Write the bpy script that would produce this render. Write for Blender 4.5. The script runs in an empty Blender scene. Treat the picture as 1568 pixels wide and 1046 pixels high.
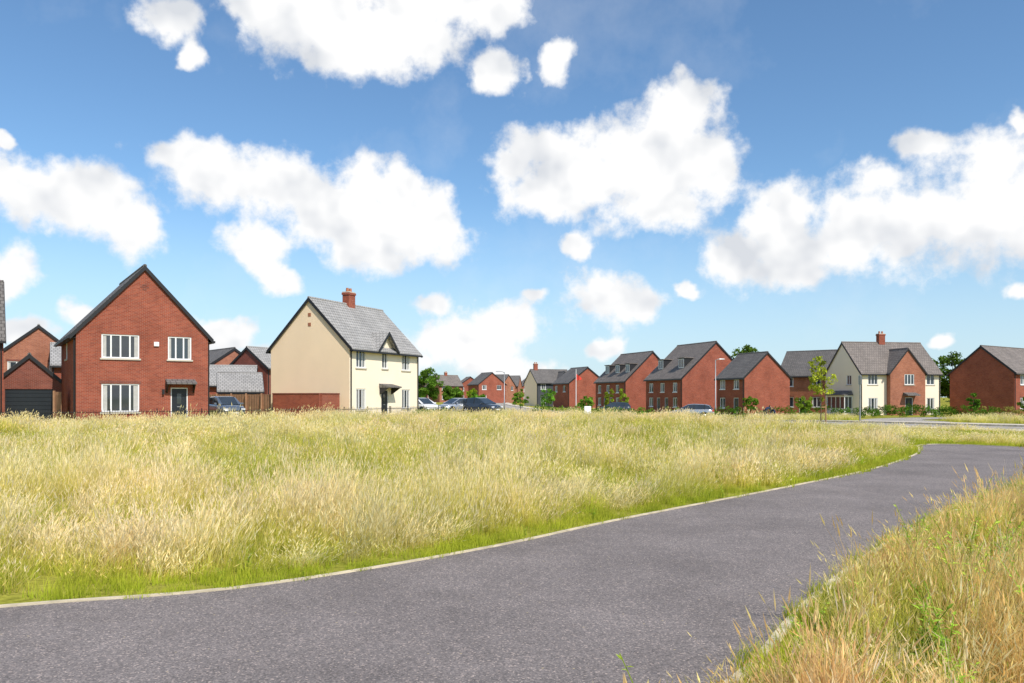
import bpy, math, random
import numpy as np
from mathutils import Vector, Matrix, noise as mn
random.seed(7)
RNG = np.random.default_rng(11)
scene = bpy.context.scene
scene.view_settings.view_transform = 'Standard'
scene.view_settings.look = 'None'
scene.view_settings.exposure = 0

def S(t):
    t = np.clip(t, 0, 1)
    return t*t*(3-2*t)
def g(x, y):
    return -0.6*S((np.asarray(y, float)-46)/34)*S((np.asarray(x, float)+8)/22)

# ------------------------------------------------------------------ materials
def new_mat(name):
    m = bpy.data.materials.new(name); m.use_nodes = True
    nt = m.node_tree
    for n in list(nt.nodes): nt.nodes.remove(n)
    out = nt.nodes.new('ShaderNodeOutputMaterial')
    return m, nt, out
def N(nt, t, **kw):
    n = nt.nodes.new(t)
    for k, v in kw.items():
        if k in ('inp',):
            for kk, vv in v.items(): n.inputs[kk].default_value = vv
        else: setattr(n, k, v)
    return n
def rgba(c): return (c[0], c[1], c[2], 1)
def ramp(nt, stops):
    r = nt.nodes.new('ShaderNodeValToRGB')
    e = r.color_ramp.elements
    while len(e) > 1: e.remove(e[-1])
    e[0].position = stops[0][0]; e[0].color = rgba(stops[0][1])
    for p, c in stops[1:]:
        x = e.new(p); x.color = rgba(c)
    return r
def simple(name, col, rough=0.7, var=0.12, nscale=3.0, metal=0.0, spec=0.4, bump=0.0):
    m, nt, out = new_mat(name)
    p = N(nt, 'ShaderNodeBsdfPrincipled')
    p.inputs['Roughness'].default_value = rough
    p.inputs['Metallic'].default_value = metal
    p.inputs['Specular IOR Level'].default_value = spec
    tc = N(nt, 'ShaderNodeTexCoord')
    no = N(nt, 'ShaderNodeTexNoise', inp={'Scale': nscale, 'Detail': 5})
    nt.links.new(tc.outputs['Object'], no.inputs['Vector'])
    r = ramp(nt, [(0.3, [c*(1-var) for c in col]), (0.7, [min(1, c*(1+var)) for c in col])])
    nt.links.new(no.outputs['Fac'], r.inputs['Fac'])
    nt.links.new(r.outputs['Color'], p.inputs['Base Color'])
    if bump:
        n2 = N(nt, 'ShaderNodeTexNoise', inp={'Scale': nscale*20, 'Detail': 4})
        nt.links.new(tc.outputs['Object'], n2.inputs['Vector'])
        b = N(nt, 'ShaderNodeBump', inp={'Strength': bump, 'Distance': 0.02})
        nt.links.new(n2.outputs['Fac'], b.inputs['Height'])
        nt.links.new(b.outputs['Normal'], p.inputs['Normal'])
    nt.links.new(p.outputs[0], out.inputs[0])
    return m
def brick_mat(name, c1, c2, mortar):
    m, nt, out = new_mat(name)
    p = N(nt, 'ShaderNodeBsdfPrincipled'); p.inputs['Roughness'].default_value = 0.9
    p.inputs['Specular IOR Level'].default_value = 0.15
    uv = N(nt, 'ShaderNodeUVMap')
    b = N(nt, 'ShaderNodeTexBrick', inp={'Scale': 1.0, 'Mortar Size': 0.007, 'Brick Width': 0.225, 'Row Height': 0.075,
          'Color1': rgba(c1), 'Color2': rgba(c2), 'Mortar': rgba(mortar), 'Bias': -0.1, 'Mortar Smooth': 0.3})
    nt.links.new(uv.outputs[0], b.inputs['Vector'])
    no = N(nt, 'ShaderNodeTexNoise', inp={'Scale': 0.7, 'Detail': 6, 'Roughness': 0.65})
    nt.links.new(uv.outputs[0], no.inputs['Vector'])
    r = ramp(nt, [(0.3, (.76, .74, .74)), (0.7, (1.15, 1.15, 1.15))])
    nt.links.new(no.outputs['Fac'], r.inputs['Fac'])
    mx = N(nt, 'ShaderNodeMix', data_type='RGBA', blend_type='MULTIPLY'); mx.inputs[0].default_value = 1
    nt.links.new(b.outputs['Color'], mx.inputs[6]); nt.links.new(r.outputs[0], mx.inputs[7])
    nt.links.new(mx.outputs[2], p.inputs['Base Color'])
    bp = N(nt, 'ShaderNodeBump', invert=True, inp={'Strength': 0.5, 'Distance': 0.01})
    nt.links.new(b.outputs['Fac'], bp.inputs['Height']); nt.links.new(bp.outputs[0], p.inputs['Normal'])
    nt.links.new(p.outputs[0], out.inputs[0])
    return m
def tile_mat(name, c1, c2):
    m, nt, out = new_mat(name)
    p = N(nt, 'ShaderNodeBsdfPrincipled'); p.inputs['Roughness'].default_value = 0.75
    p.inputs['Specular IOR Level'].default_value = 0.25
    uv = N(nt, 'ShaderNodeUVMap')
    b = N(nt, 'ShaderNodeTexBrick', inp={'Scale': 1.0, 'Mortar Size': 0.02, 'Brick Width': 0.3, 'Row Height': 0.32,
          'Color1': rgba(c1), 'Color2': rgba(c2), 'Mortar': rgba([c*0.3 for c in c1]), 'Mortar Smooth': 0.2})
    nt.links.new(uv.outputs[0], b.inputs['Vector'])
    no = N(nt, 'ShaderNodeTexNoise', inp={'Scale': .5, 'Detail': 6, 'Roughness': .7})
    nt.links.new(uv.outputs[0], no.inputs['Vector'])
    r = ramp(nt, [(0.35, (.88, .88, .88)), (0.65, (1.1, 1.1, 1.1))])
    nt.links.new(no.outputs['Fac'], r.inputs['Fac'])
    mx = N(nt, 'ShaderNodeMix', data_type='RGBA', blend_type='MULTIPLY'); mx.inputs[0].default_value = 1
    nt.links.new(b.outputs['Color'], mx.inputs[6]); nt.links.new(r.outputs[0], mx.inputs[7])
    nt.links.new(mx.outputs[2], p.inputs['Base Color'])
    bp = N(nt, 'ShaderNodeBump', invert=True, inp={'Strength': 0.6, 'Distance': 0.03})
    nt.links.new(b.outputs['Fac'], bp.inputs['Height']); nt.links.new(bp.outputs[0], p.inputs['Normal'])
    nt.links.new(p.outputs[0], out.inputs[0])
    return m
def leaf_mat(name, attr='col', trans=0.35, nsc=0.35, lo=.75, hi=1.2):
    m, nt, out = new_mat(name)
    at = N(nt, 'ShaderNodeAttribute', attribute_name=attr)
    ge = N(nt, 'ShaderNodeNewGeometry')
    no = N(nt, 'ShaderNodeTexNoise', inp={'Scale': nsc, 'Detail': 2})
    nt.links.new(ge.outputs['Position'], no.inputs['Vector'])
    r = ramp(nt, [(0.32, (lo, lo*1.06, lo*.85)), (0.68, (hi, hi*.96, hi))])
    nt.links.new(no.outputs['Fac'], r.inputs['Fac'])
    mx = N(nt, 'ShaderNodeMix', data_type='RGBA', blend_type='MULTIPLY'); mx.inputs[0].default_value = 1
    nt.links.new(at.outputs['Color'], mx.inputs[6]); nt.links.new(r.outputs[0], mx.inputs[7])
    oi = N(nt, 'ShaderNodeObjectInfo')
    mr = N(nt, 'ShaderNodeMapRange', inp={'To Min': .78, 'To Max': 1.22})
    nt.links.new(oi.outputs['Random'], mr.inputs['Value'])
    mx2 = N(nt, 'ShaderNodeMix', data_type='RGBA', blend_type='MULTIPLY'); mx2.inputs[0].default_value = 1
    nt.links.new(mx.outputs[2], mx2.inputs[6]); nt.links.new(mr.outputs[0], mx2.inputs[7])
    d = N(nt, 'ShaderNodeBsdfDiffuse')
    t = N(nt, 'ShaderNodeBsdfTranslucent')
    nt.links.new(mx2.outputs[2], d.inputs['Color']); nt.links.new(mx2.outputs[2], t.inputs['Color'])
    ms = N(nt, 'ShaderNodeMixShader'); ms.inputs[0].default_value = trans
    nt.links.new(d.outputs[0], ms.inputs[1]); nt.links.new(t.outputs[0], ms.inputs[2])
    nt.links.new(ms.outputs[0], out.inputs[0])
    return m

M = {}
M['brick'] = brick_mat('red_brick', (.345, .083, .045), (.245, .054, .032), (.33, .22, .17))
M['brick_o'] = brick_mat('orange_brick', (.41, .145, .078), (.30, .095, .052), (.40, .30, .24))
M['brick_d'] = brick_mat('dark_brick', (.24, .07, .047), (.17, .05, .036), (.28, .19, .16))
M['cream'] = simple('cream_render', (.92, .715, .49), .9, .03, 0.6, spec=.1, bump=.1)
M['pale_lit_r'] = simple('pale_and_sunlit_render', (.90, .78, .62), .9, .03, 0.6, spec=.1, bump=.1)  # pale render; on the cream house's front it paints in the sunlight
M['slateclad'] = simple('dark_cladding', (.055, .06, .07), .7, .15, 1)
M['roof_l'] = tile_mat('light_grey_tiles', (.38, .365, .35), (.31, .30, .29))
M['roof_g'] = tile_mat('grey_tiles', (.175, .16, .15), (.135, .125, .12))
M['roof_b'] = tile_mat('brown_grey_tiles', (.235, .20, .18), (.18, .155, .14))
M['white'] = simple('white_upvc', (.8, .8, .8), .35, .02)
M['black'] = simple('black_plastic', (.02, .02, .022), .45, .1)
M['door'] = simple('dark_door', (.018, .022, .028), .35, .1)
M['glass'] = simple('window_glass', (.035, .045, .055), .04, .3, .8, spec=.9)
M['curtain'] = simple('curtain', (.45, .44, .42), .8, .1, 6)
M['stone'] = simple('cast_stone', (.55, .5, .42), .85, .06, 2)
M['terra'] = simple('terracotta', (.38, .15, .08), .8, .1)
M['timber'] = simple('fence_timber', (.38, .21, .12), .85, .2, 2.5)
M['metal'] = simple('galvanised_steel', (.33, .34, .35), .45, .08, 4, metal=.6)
M['kerb'] = simple('concrete_edging', (.56, .48, .34), .9, .3, 5, bump=.3)
M['leaf'] = leaf_mat('tree_leaves', trans=.35, nsc=.6)
M['grass'] = leaf_mat('grass_blades', trans=.45, nsc=.3, lo=.88, hi=1.1)
M['bark'] = simple('bark', (.13, .09, .06), .9, .25, 6, bump=.5)

# ------------------------------------------------------------------ mesh buffers
class Buf:
    def __init__(s): s.v = []; s.f = []
    def poly(s, pts):
        i = len(s.v); s.v += [tuple(p) for p in pts]; s.f.append(tuple(range(i, i+len(pts))))
    def hexa(s, b, t):
        i = len(s.v); s.v += [tuple(p) for p in b]+[tuple(p) for p in t]
        s.f += [(i+3, i+2, i+1, i), (i+4, i+5, i+6, i+7)]
        for k in range(4):
            j = (k+1) % 4; s.f.append((i+k, i+j, i+4+j, i+4+k))
    def box(s, x0, x1, y0, y1, z0, z1):
        s.hexa([(x0, y0, z0), (x1, y0, z0), (x1, y1, z0), (x0, y1, z0)], [(x0, y0, z1), (x1, y0, z1), (x1, y1, z1), (x0, y1, z1)])
    def tube(s, pts, radii, n=8, cap=True):
        rings = []
        for k, p in enumerate(pts):
            p = Vector(p)
            d = (Vector(pts[min(k+1, len(pts)-1)])-Vector(pts[max(k-1, 0)])).normalized()
            a = d.cross(Vector((0, 0, 1)) if abs(d.z) < .9 else Vector((1, 0, 0))).normalized(); b = d.cross(a)
            i = len(s.v)
            for q in range(n):
                an = 2*math.pi*q/n
                s.v.append(tuple(p+(a*math.cos(an)+b*math.sin(an))*radii[k]))
            rings.append(i)
        for k in range(len(rings)-1):
            for q in range(n):
                j = (q+1) % n
                s.f.append((rings[k]+q, rings[k]+j, rings[k+1]+j, rings[k+1]+q))
        if cap:
            s.f.append(tuple(rings[-1]+q for q in range(n))); s.f.append(tuple(rings[0]+q for q in reversed(range(n))))
    def obj(s, name, mat, parent=None, uv=True, smooth=False, bevel=0):
        me = bpy.data.meshes.new(name); me.from_pydata(s.v, [], s.f); me.update()
        if uv:
            lay = me.uv_layers.new(name='UVMap')
            for p in me.polygons:
                n = p.normal
                if abs(n.z) > .985: tx, ty = Vector((1, 0, 0)), Vector((0, 1, 0))
                else:
                    tx = Vector((0, 0, 1)).cross(n).normalized(); ty = n.cross(tx).normalized()
                for li in p.loop_indices:
                    co = me.vertices[me.loops[li].vertex_index].co
                    lay.data[li].uv = (co.dot(tx), co.dot(ty))
        if smooth:
            for p in me.polygons: p.use_smooth = True
        me.materials.append(mat)
        o = bpy.data.objects.new(name, me); scene.collection.objects.link(o)
        if parent: o.parent = parent
        if bevel:
            b = o.modifiers.new('bevel', 'BEVEL'); b.width = bevel; b.segments = 2
        return o
def empty(name, loc, rz=0):
    e = bpy.data.objects.new(name, None); scene.collection.objects.link(e)
    e.location = loc; e.rotation_euler = (0, 0, rz); e.empty_display_size = .5
    return e

# ------------------------------------------------------------------ houses
def house(name, P, t, w, d, eave, ridge, axis, wallm, roofm, opens, trim='stone', fascia='black',
          chimneys=(), wings=(), dormers=(), zoff=0, gable_mat=None, canopies=()):
    cx, cy = P
    e = empty(name, (cx, cy, float(g(cx, cy))+zoff), math.radians(t))
    B = {}
    def buf(k, m):
        if k not in B: B[k] = (Buf(), m)
        return B[k][0]
    walls = {'F': ((0, 0), (1, 0), (0, -1), w), 'R': ((w, 0), (0, 1), (1, 0), d),
             'B': ((w, d), (-1, 0), (0, 1), w), 'L': ((0, d), (0, -1), (-1, 0), d)}
    def mp(fr, u, z, o):
        (ox, oy), (dx, dy), (nx, ny) = fr[0], fr[1], fr[2]
        return (ox+dx*u+nx*o, oy+dy*u+ny*o, z)
    def wbox(b, fr, u0, u1, z0, z1, o0, o1):
        b.hexa([mp(fr, u0, z0, o1), mp(fr, u1, z0, o1), mp(fr, u1, z0, o0), mp(fr, u0, z0, o0)],
               [mp(fr, u0, z1, o1), mp(fr, u1, z1, o1), mp(fr, u1, z1, o0), mp(fr, u0, z1, o0)])
    def fill_open(fr, o):
        u0, u1, z0, z1, kind = o[:5]
        fw = buf('window_frames', M['white'])
        if kind == 'door':
            dd = buf('door', M['door'])
            wbox(buf('door_frame', M['white']), fr, u0, u0+.06, z0, z1, -.09, -.03)
            wbox(buf('door_frame', M['white']), fr, u1-.06, u1, z0, z1, -.09, -.03)
            wbox(buf('door_frame', M['white']), fr, u0+.06, u1-.06, z1-.06, z1, -.09, -.03)
            wbox(dd, fr, u0+.06, u1-.06, z0, z1-.06, -.1, -.06)
            gl = buf('window_glass', M['glass'])
            um = (u0+u1)/2
            wbox(gl, fr, um-.12, um+.12, z0+1.2, z1-.35, -.06, -.055)
            wbox(buf('door_furniture', M['metal']), fr, um-.12, um+.12, z0+1.0, z0+1.05, -.06, -.04)
            return
        if kind == 'garage':
            dd = buf('garage_door', M['door'])
            n = 8
            for i in range(n):
                wbox(dd, fr, u0, u1, z0+(z1-z0)*i/n+.01, z0+(z1-z0)*(i+1)/n-.01, -.1, -.07)
            wbox(buf('garage_door_back', M['black']), fr, u0, u1, z0, z1, -.12, -.105)
            return
        cols = kind
        f = .07
        wbox(fw, fr, u0, u1, z0, z0+f, -.09, -.03); wbox(fw, fr, u0, u1, z1-f, z1, -.09, -.03)
        wbox(fw, fr, u0, u0+f, z0+f, z1-f, -.09, -.03); wbox(fw, fr, u1-f, u1, z0+f, z1-f, -.09, -.03)
        for i in range(1, cols):
            uc = u0+(u1-u0)*i/cols
            wbox(fw, fr, uc-.04, uc+.04, z0+f, z1-f, -.09, -.035)
        gl = buf('window_glass', M['glass'])
        gl.poly([mp(fr, u0, z0, -.075), mp(fr, u1, z0, -.075), mp(fr, u1, z1, -.075), mp(fr, u0, z1, -.075)])
        if random.random() < .75:
            cu = buf('curtains', M['curtain']); s_ = (u1-u0)*random.uniform(.08, .18)
            for a, b_ in ((u0+f, u0+f+s_), (u1-f-s_, u1-f)):
                cu.poly([mp(fr, a, z0+f, -.07), mp(fr, b_, z0+f, -.07), mp(fr, b_, z1-f, -.07), mp(fr, a, z1-f, -.07)])
        wbox(buf('sills', M[trim]), fr, u0-.08, u1+.08, z0-.09, z0-.002, -.02, .07)
        if 'brick' in wallm and z1+.16 < eave:
            wbox(buf('lintels', M['brick_d']), fr, u0-.1, u1+.1, z1+.002, z1+.16, -.02, .012)
    def wall(fr, L, H, openings, wb):
        us = sorted(set([0, L]+[o[0] for o in openings]+[o[1] for o in openings]))
        zs = sorted(set([-1.0, 0, H]+[o[2] for o in openings]+[o[3] for o in openings]))
        for i in range(len(us)-1):
            for j in range(len(zs)-1):
                uc, zc = (us[i]+us[i+1])/2, (zs[j]+zs[j+1])/2
                if any(o[0] < uc < o[1] and o[2] < zc < o[3] for o in openings): continue
                wb.poly([mp(fr, us[i], zs[j], 0), mp(fr, us[i+1], zs[j], 0), mp(fr, us[i+1], zs[j+1], 0), mp(fr, us[i], zs[j+1], 0)])
        for o in openings:
            u0, u1, z0, z1 = o[:4]; D = -.12
            for a, b_ in (((u0, z0), (u0, z1)), ((u1, z1), (u1, z0)), ((u0, z1), (u1, z1)), ((u1, z0), (u0, z0))):
                wb.poly([mp(fr, a[0], a[1], 0), mp(fr, b_[0], b_[1], 0), mp(fr, b_[0], b_[1], D), mp(fr, a[0], a[1], D)])
            fill_open(fr, o)
    rise = ridge-eave
    for k, fr in walls.items():
        wb = buf('walls_'+gable_mat[k], M[gable_mat[k]]) if (gable_mat and k in gable_mat) else buf('walls', M[wallm])
        wall(fr, fr[3], eave, opens.get(k, []), wb)
        if (axis == 'x' and k in 'LR') or (axis == 'y' and k in 'FB'):
            L = fr[3]
            wb.poly([mp(fr, 0, eave, 0), mp(fr, L, eave, 0), mp(fr, L/2, ridge, 0)])
    def roof(ptf, a0, a1, half, ev, rd, oh, ov, rb, th=.14):
        sl = (rd-ev)/half
        ff = buf('fascia', M[fascia])
        for sgn in (-1, 1):
            b0, z0, b1, z1 = sgn*(half+oh), ev-oh*sl, 0, rd
            zo = .012
            def pr(bf, A0, A1, th0, th1):
                bf.hexa([ptf(A0, b0, z0+th0), ptf(A1, b0, z0+th0), ptf(A1, b1, z1+th0), ptf(A0, b1, z1+th0)],
                        [ptf(A0, b0, z0+th1), ptf(A1, b0, z0+th1), ptf(A1, b1, z1+th1), ptf(A0, b1, z1+th1)])
            pr(rb, a0-ov, a1+ov, zo, zo+th)
            pr(ff, a0-ov-.035, a0-ov-.002, -.14, zo+th-.02); pr(ff, a1+ov+.002, a1+ov+.035, -.14, zo+th-.02)
            bb = sgn*(half+oh); b2 = bb+sgn*.1
            lo, hi = min(bb+sgn*.004, b2), max(bb+sgn*.004, b2)
            ff.hexa([ptf(a0-ov, lo, z0-.08), ptf(a1+ov, lo, z0-.08), ptf(a1+ov, hi, z0-.08), ptf(a0-ov, hi, z0-.08)],
                    [ptf(a0-ov, lo, z0+.05), ptf(a1+ov, lo, z0+.05), ptf(a1+ov, hi, z0+.05), ptf(a0-ov, hi, z0+.05)])
            i0, i1 = sorted((sgn*(half+.002), sgn*(half+oh)))
            sf = buf('soffit', M[fascia])
            sf.hexa([ptf(a0, i0, z0-.06), ptf(a1, i0, z0-.06), ptf(a1, i1, z0-.06), ptf(a0, i1, z0-.06)],
                    [ptf(a0, i0, z0-.03), ptf(a1, i0, z0-.03), ptf(a1, i1, z0-.03), ptf(a0, i1, z0-.03)])
        rc = buf('ridge_tiles', M[roofm])
        rc.tube([ptf(a0-ov, 0, rd+th-.03), ptf(a1+ov, 0, rd+th-.03)], [.11, .11], 8)
    rb = buf('roof', M[roofm])
    if axis == 'x': roof(lambda a, b, z: (a, d/2+b, z), 0, w, d/2, eave, ridge, .3, .1, rb)
    else: roof(lambda a, b, z: (w/2+b, a, z), 0, d, w/2, eave, ridge, .3, .1, rb)
    dp = buf('downpipes', M['black'])
    if axis == 'x':
        for xx in (.12, w-.12): dp.tube([(xx, -.07, 0), (xx, -.07, eave-.05)], [.045, .045], 8)
    else:
        for xx in (-.07, w+.07): dp.tube([(xx, .15, 0), (xx, .15, eave-.05)], [.045, .045], 8)
    for (px, py, top) in chimneys:
        cb = buf('chimney', M['brick']); cb.box(px-.42, px+.42, py-.3, py+.3, ridge-1.2, top-.25)
        cb.box(px-.47, px+.47, py-.35, py+.35, top-.25, top-.08)
        buf('chimney_cap', M['stone']).box(px-.44, px+.44, py-.32, py+.32, top-.08, top)
        for q in (-.2, .2): buf('chimney_pots', M['terra']).tube([(px+q, py, top), (px+q, py, top+.3)], [.13, .1], 10)
    for wg in wings:
        u0, u1, pj, ev, rd, wm, ops, back = wg
        fr = ((u0, -pj), (1, 0), (0, -1), u1-u0)
        wb = buf('wing_walls_'+wm, M[wm])
        wall(fr, u1-u0, ev, ops, wb)
        wb.poly([mp(fr, 0, ev, 0), mp(fr, u1-u0, ev, 0), mp(fr, (u1-u0)/2, rd, 0)])
        wb.poly([(u0, 0, -1), (u0, -pj, -1), (u0, -pj, ev), (u0, 0, ev)]); wb.poly([(u1, -pj, -1), (u1, 0, -1), (u1, 0, ev), (u1, -pj, ev)])
        um = (u0+u1)/2
        roof(lambda a, b, z: (um+b, a-pj, z), 0, back+pj, (u1-u0)/2, ev, rd, .22, .1, rb, th=.12)
    for (side, u0, u1, inset, hgt) in dormers:
        fr = walls[side]
        sl = rise/((d if axis == 'x' else w)/2)
        zb = eave+inset*sl
        db = buf('dormer_cheeks', M['black']); dw = buf('window_frames', M['white'])
        back = inset+(hgt+.3)/sl
        wbox(db, fr, u0, u1, zb-.1, zb+hgt, -back, -inset)
        wbox(buf('dormer_roof', M[roofm]), fr, u0-.12, u1+.12, zb+hgt+.002, zb+hgt+.12, -back-.2, -inset+.15)
        wbox(dw, fr, u0+.06, u1-.06, zb+.15, zb+hgt-.08, -inset+.002, -inset+.03)
        um = (u0+u1)/2
        for a, b_ in ((u0+.14, um-.04), (um+.04, u1-.14)):
            wbox(buf('window_glass', M['glass']), fr, a, b_, zb+.24, zb+hgt-.16, -inset+.032, -inset+.036)
    for (side, u0, u1, z, pj) in canopies:
        fr = walls[side]
        cb = buf('door_canopy', M['roof_g'])
        cb.hexa([mp(fr, u0, z, pj), mp(fr, u1, z, pj), mp(fr, u1, z, .003), mp(fr, u0, z, .003)],
                [mp(fr, u0, z+.08, pj), mp(fr, u1, z+.08, pj), mp(fr, u1, z+.3, .003), mp(fr, u0, z+.3, .003)])
        for uu in (u0+.08, u1-.08):
            buf('canopy_brackets', M['black']).hexa([mp(fr, uu-.03, z-.5, .06), mp(fr, uu+.03, z-.5, .06), mp(fr, uu+.03, z-.5, .004), mp(fr, uu-.03, z-.5, .004)],
                [mp(fr, uu-.03, z-.002, pj-.08), mp(fr, uu+.03, z-.002, pj-.08), mp(fr, uu+.03, z-.002, .004), mp(fr, uu-.03, z-.002, .004)])
    for k, (b, m) in B.items(): b.obj(k, m, e)
    return e

eA = house('red_brick_house', (-24.09, 44), 34, 7.0, 9, 5.25, 9.05, 'y', 'brick', 'roof_g',
   {'F': [(1.26, 3.21, 3.8, 5.15, 4), (4.75, 6.05, 3.8, 5.15, 3), (1.26, 3.21, .75, 2.35, 4), (4.9, 5.85, 0, 2.15, 'door')],
    'R': [(3, 4, 3.9, 5.0, 2)], 'L': [(3, 4, 3.9, 5.0, 2)]}, canopies=(('F', 4.6, 6.25, 2.35, .6),))
b = Buf(); b.box(3.98, 4.25, -.09, -.003, 4.55, 4.8); b.obj('alarm_box', M['white'], eA)
b = Buf(); b.box(4.42, 4.54, -.14, -.003, 1.75, 2.05); b.obj('porch_lamp', M['black'], eA)
b = Buf()
for q, s_ in ((-.0, .0), (.24, .0), (.12, .12), (.12, -.12)):
    b.box(3.26+q, 3.48+q, -.02, -.003, 7.9+s_, 7.97+s_)
b.obj('brick_vent', M['brick_d'], eA)

eB = house('cream_rendered_house', (-11.43, 56), 66.8, 9.6, 6.9, 5.2, 8.65, 'x', 'cream', 'roof_l',
   {'F': [(.8, 2.04, 3.7, 4.95, 3), (.8, 2.04, .7, 2.2, 3), (4.1, 5.1, 0, 2.15, 'door'), (4.2, 5.0, 3.75, 4.95, 2), (7.05, 8.34, 3.7, 4.95, 3), (7.05, 8.34, .7, 2.2, 3)]},
   chimneys=((4.9, 3.45, 9.75),), canopies=(('F', 3.8, 5.6, 2.3, .9),), gable_mat={'F': 'pale_lit_r'})  # front wall lighter than the gable: sunlight put into the render colour
b = Buf(); b.poly([(3.4, -.012, 5.0), (5.8, -.012, 5.0), (5.8, -.012, 5.2), (4.6, -.012, 6.4), (3.4, -.012, 5.2)]); b.obj('gablet_wall', M['pale_lit_r'], eB)  # same painted-in sunlit tone as the front wall
b = Buf(); f_ = Buf()
for sg in (-1, 1):
    P0 = (4.6+sg*1.45, 4.95); P1 = (4.6, 6.4)
    for (bf, y0, y1, a, c) in ((b, -.4, 2.4, .012, .14), (f_, -.44, -.403, -.12, .12)):
        bf.hexa([(P0[0], y0, P0[1]+a), (P0[0], y1, P0[1]+a), (P1[0], y1, P1[1]+a), (P1[0], y0, P1[1]+a)],
                [(P0[0], y0, P0[1]+c), (P0[0], y1, P0[1]+c), (P1[0], y1, P1[1]+c), (P1[0], y0, P1[1]+c)])
b.obj('gablet_roof', M['roof_l'], eB); f_.obj('gablet_bargeboard', M['black'], eB)
b = Buf()
for z in (6.7, 7.4): b.box(-.02, -.003, 3.3, 3.55, z, z+.25)
b.obj('gable_vents', M['terra'], eB)

R2o = {'L': [(1, 2.1, 2.9, 4.2, 2), (4.2, 5.3, 2.9, 4.2, 2), (7.6, 8.7, 2.9, 4.2, 2), (1, 2.1, .8, 2.1, 2), (7.6, 8.7, .8, 2.1, 2), (3.2, 4.1, 0, 2.1, 'door'), (5.4, 6.3, 0, 2.1, 'door')],
       'F': []}
house('brick_house_with_dormers', (23.5, 110), 20, 11, 10, 4.9, 9.9, 'y', 'brick', 'roof_b', R2o, trim='white',
      dormers=(('L', 1.2, 2.7, 1.4, 1.5), ('L', 6.8, 8.3, 1.4, 1.5)))
house('brick_house_with_dormers', (18.4, 129), 20, 10, 11, 4.9, 9.6, 'y', 'brick', 'roof_b', R2o, trim='white',
      dormers=(('L', 1.2, 2.7, 1.3, 1.5), ('L', 5, 6.5, 1.3, 1.5), ('L', 8.6, 10, 1.3, 1.5)))
house('red_brick_house', (28.6, 98), 20, 6.8, 5.8, 4.7, 7.7, 'y', 'brick', 'roof_g',
      {'L': [(.7, 1.8, 3.2, 4.4, 2), (3.6, 4.7, 3.2, 4.4, 2), (.7, 1.8, .8, 2.1, 2), (3.6, 4.6, 0, 2.1, 'door')]}, trim='white')
house('red_brick_house', (38.1, 114), -40, 8, 7, 5.3, 8.7, 'x', 'brick_o', 'roof_g',
      {'F': [(.9, 2.2, 3.7, 5.0, 2), (4.8, 6.1, 3.7, 5.0, 2), (.9, 2.2, .8, 2.2, 2), (4.8, 6.1, .8, 2.2, 2), (3, 3.9, 0, 2.1, 'door')]}, trim='white')
eR5 = house('cream_and_brick_house', (42, 96), 10, 10.8, 7.5, 5.2, 8.95, 'x', 'pale_lit_r', 'roof_b',
      {'F': [(1.0, 2.3, 3.7, 4.95, 3), (1.0, 2.3, .7, 2.1, 3), (8.9, 10.0, 3.7, 4.95, 2), (8.9, 10.0, .7, 2.1, 2)],
       'L': [(4.6, 5.7, 3.7, 4.9, 2)]}, chimneys=((5.3, 3.75, 10.2),),
      wings=((3.5, 8.2, .7, 5.2, 8.0, 'brick_o', [(1.9, 3.2, 3.7, 4.95, 3), (2.0, 3.0, 0, 2.15, 'door')], 3.4),))
b = Buf(); b.hexa([(5.2, -1.6, 2.35), (6.9, -1.6, 2.35), (6.9, -.705, 2.35), (5.2, -.705, 2.35)], [(5.2, -1.6, 2.45), (6.9, -1.6, 2.45), (6.9, -.705, 2.75), (5.2, -.705, 2.75)])
b.obj('door_canopy', M['roof_g'], eR5)
bay = Buf(); bay.box(-1.1, -.004, 1.6, 5.4, 0, .8); bay.box(-1.1, -.004, 1.6, 5.4, 2.2, 2.4); bay.obj('bay_walls', M['white'], eR5)
bay = Buf(); bay.box(-1.04, -.004, 1.66, 5.34, .8, 2.2); bay.obj('bay_glass', M['glass'], eR5)
bay = Buf()
for yy in (1.6, 2.5, 3.45, 4.4, 5.32): bay.box(-1.1, -1.02, yy, yy+.08, .8, 2.2)
for xx in (-.6, -.1): bay.box(xx, xx+.08, 1.6, 1.67, .8, 2.2)
bay.obj('bay_mullions', M['white'], eR5)
bay = Buf(); bay.hexa([(-1.3, 1.4, 2.4), (-.003, 1.4, 2.4), (-.003, 5.6, 2.4), (-1.3, 5.6, 2.4)], [(-1.3, 1.4, 2.5), (-.003, 1.8, 3.0), (-.003, 5.2, 3.0), (-1.3, 5.6, 2.5)]); bay.obj('bay_roof', M['roof_g'], eR5)
house('red_brick_house', (59.9, 95), 35, 13, 7.5, 5.2, 8.4, 'x', 'brick', 'roof_b',
      {'F': [(1.6, 2.8, 3.7, 4.9, 2), (1.6, 2.8, .8, 2.1, 2), (5, 6, 0, 2.1, 'door'), (8, 9.2, 3.7, 4.9, 2)]}, trim='white')
house('dark_clad_house', (5.3, 170), 20, 8.6, 7.5, 5.1, 7.9, 'x', 'slateclad', 'roof_g',
      {'F': [(.9, 2.1, 3.6, 4.8, 2), (.9, 2.1, .8, 2.1, 2)]}, trim='white',
      chimneys=((1.2, 3.75, 9.3),), gable_mat={'L': 'cream'},
      wings=((4.4, 8.2, .5, 5.1, 7.4, 'slateclad', [(1.2, 2.5, 3.6, 4.8, 2), (1.2, 2.5, .8, 2.1, 2)], 3.2),))
house('red_brick_house', (11.2, 156), 20, 8, 8, 5, 8, 'y', 'brick', 'roof_g', {'L': [(1, 2.2, 3.2, 4.4, 2), (5, 6.2, 3.2, 4.4, 2)], 'F': []}, trim='white')
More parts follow.
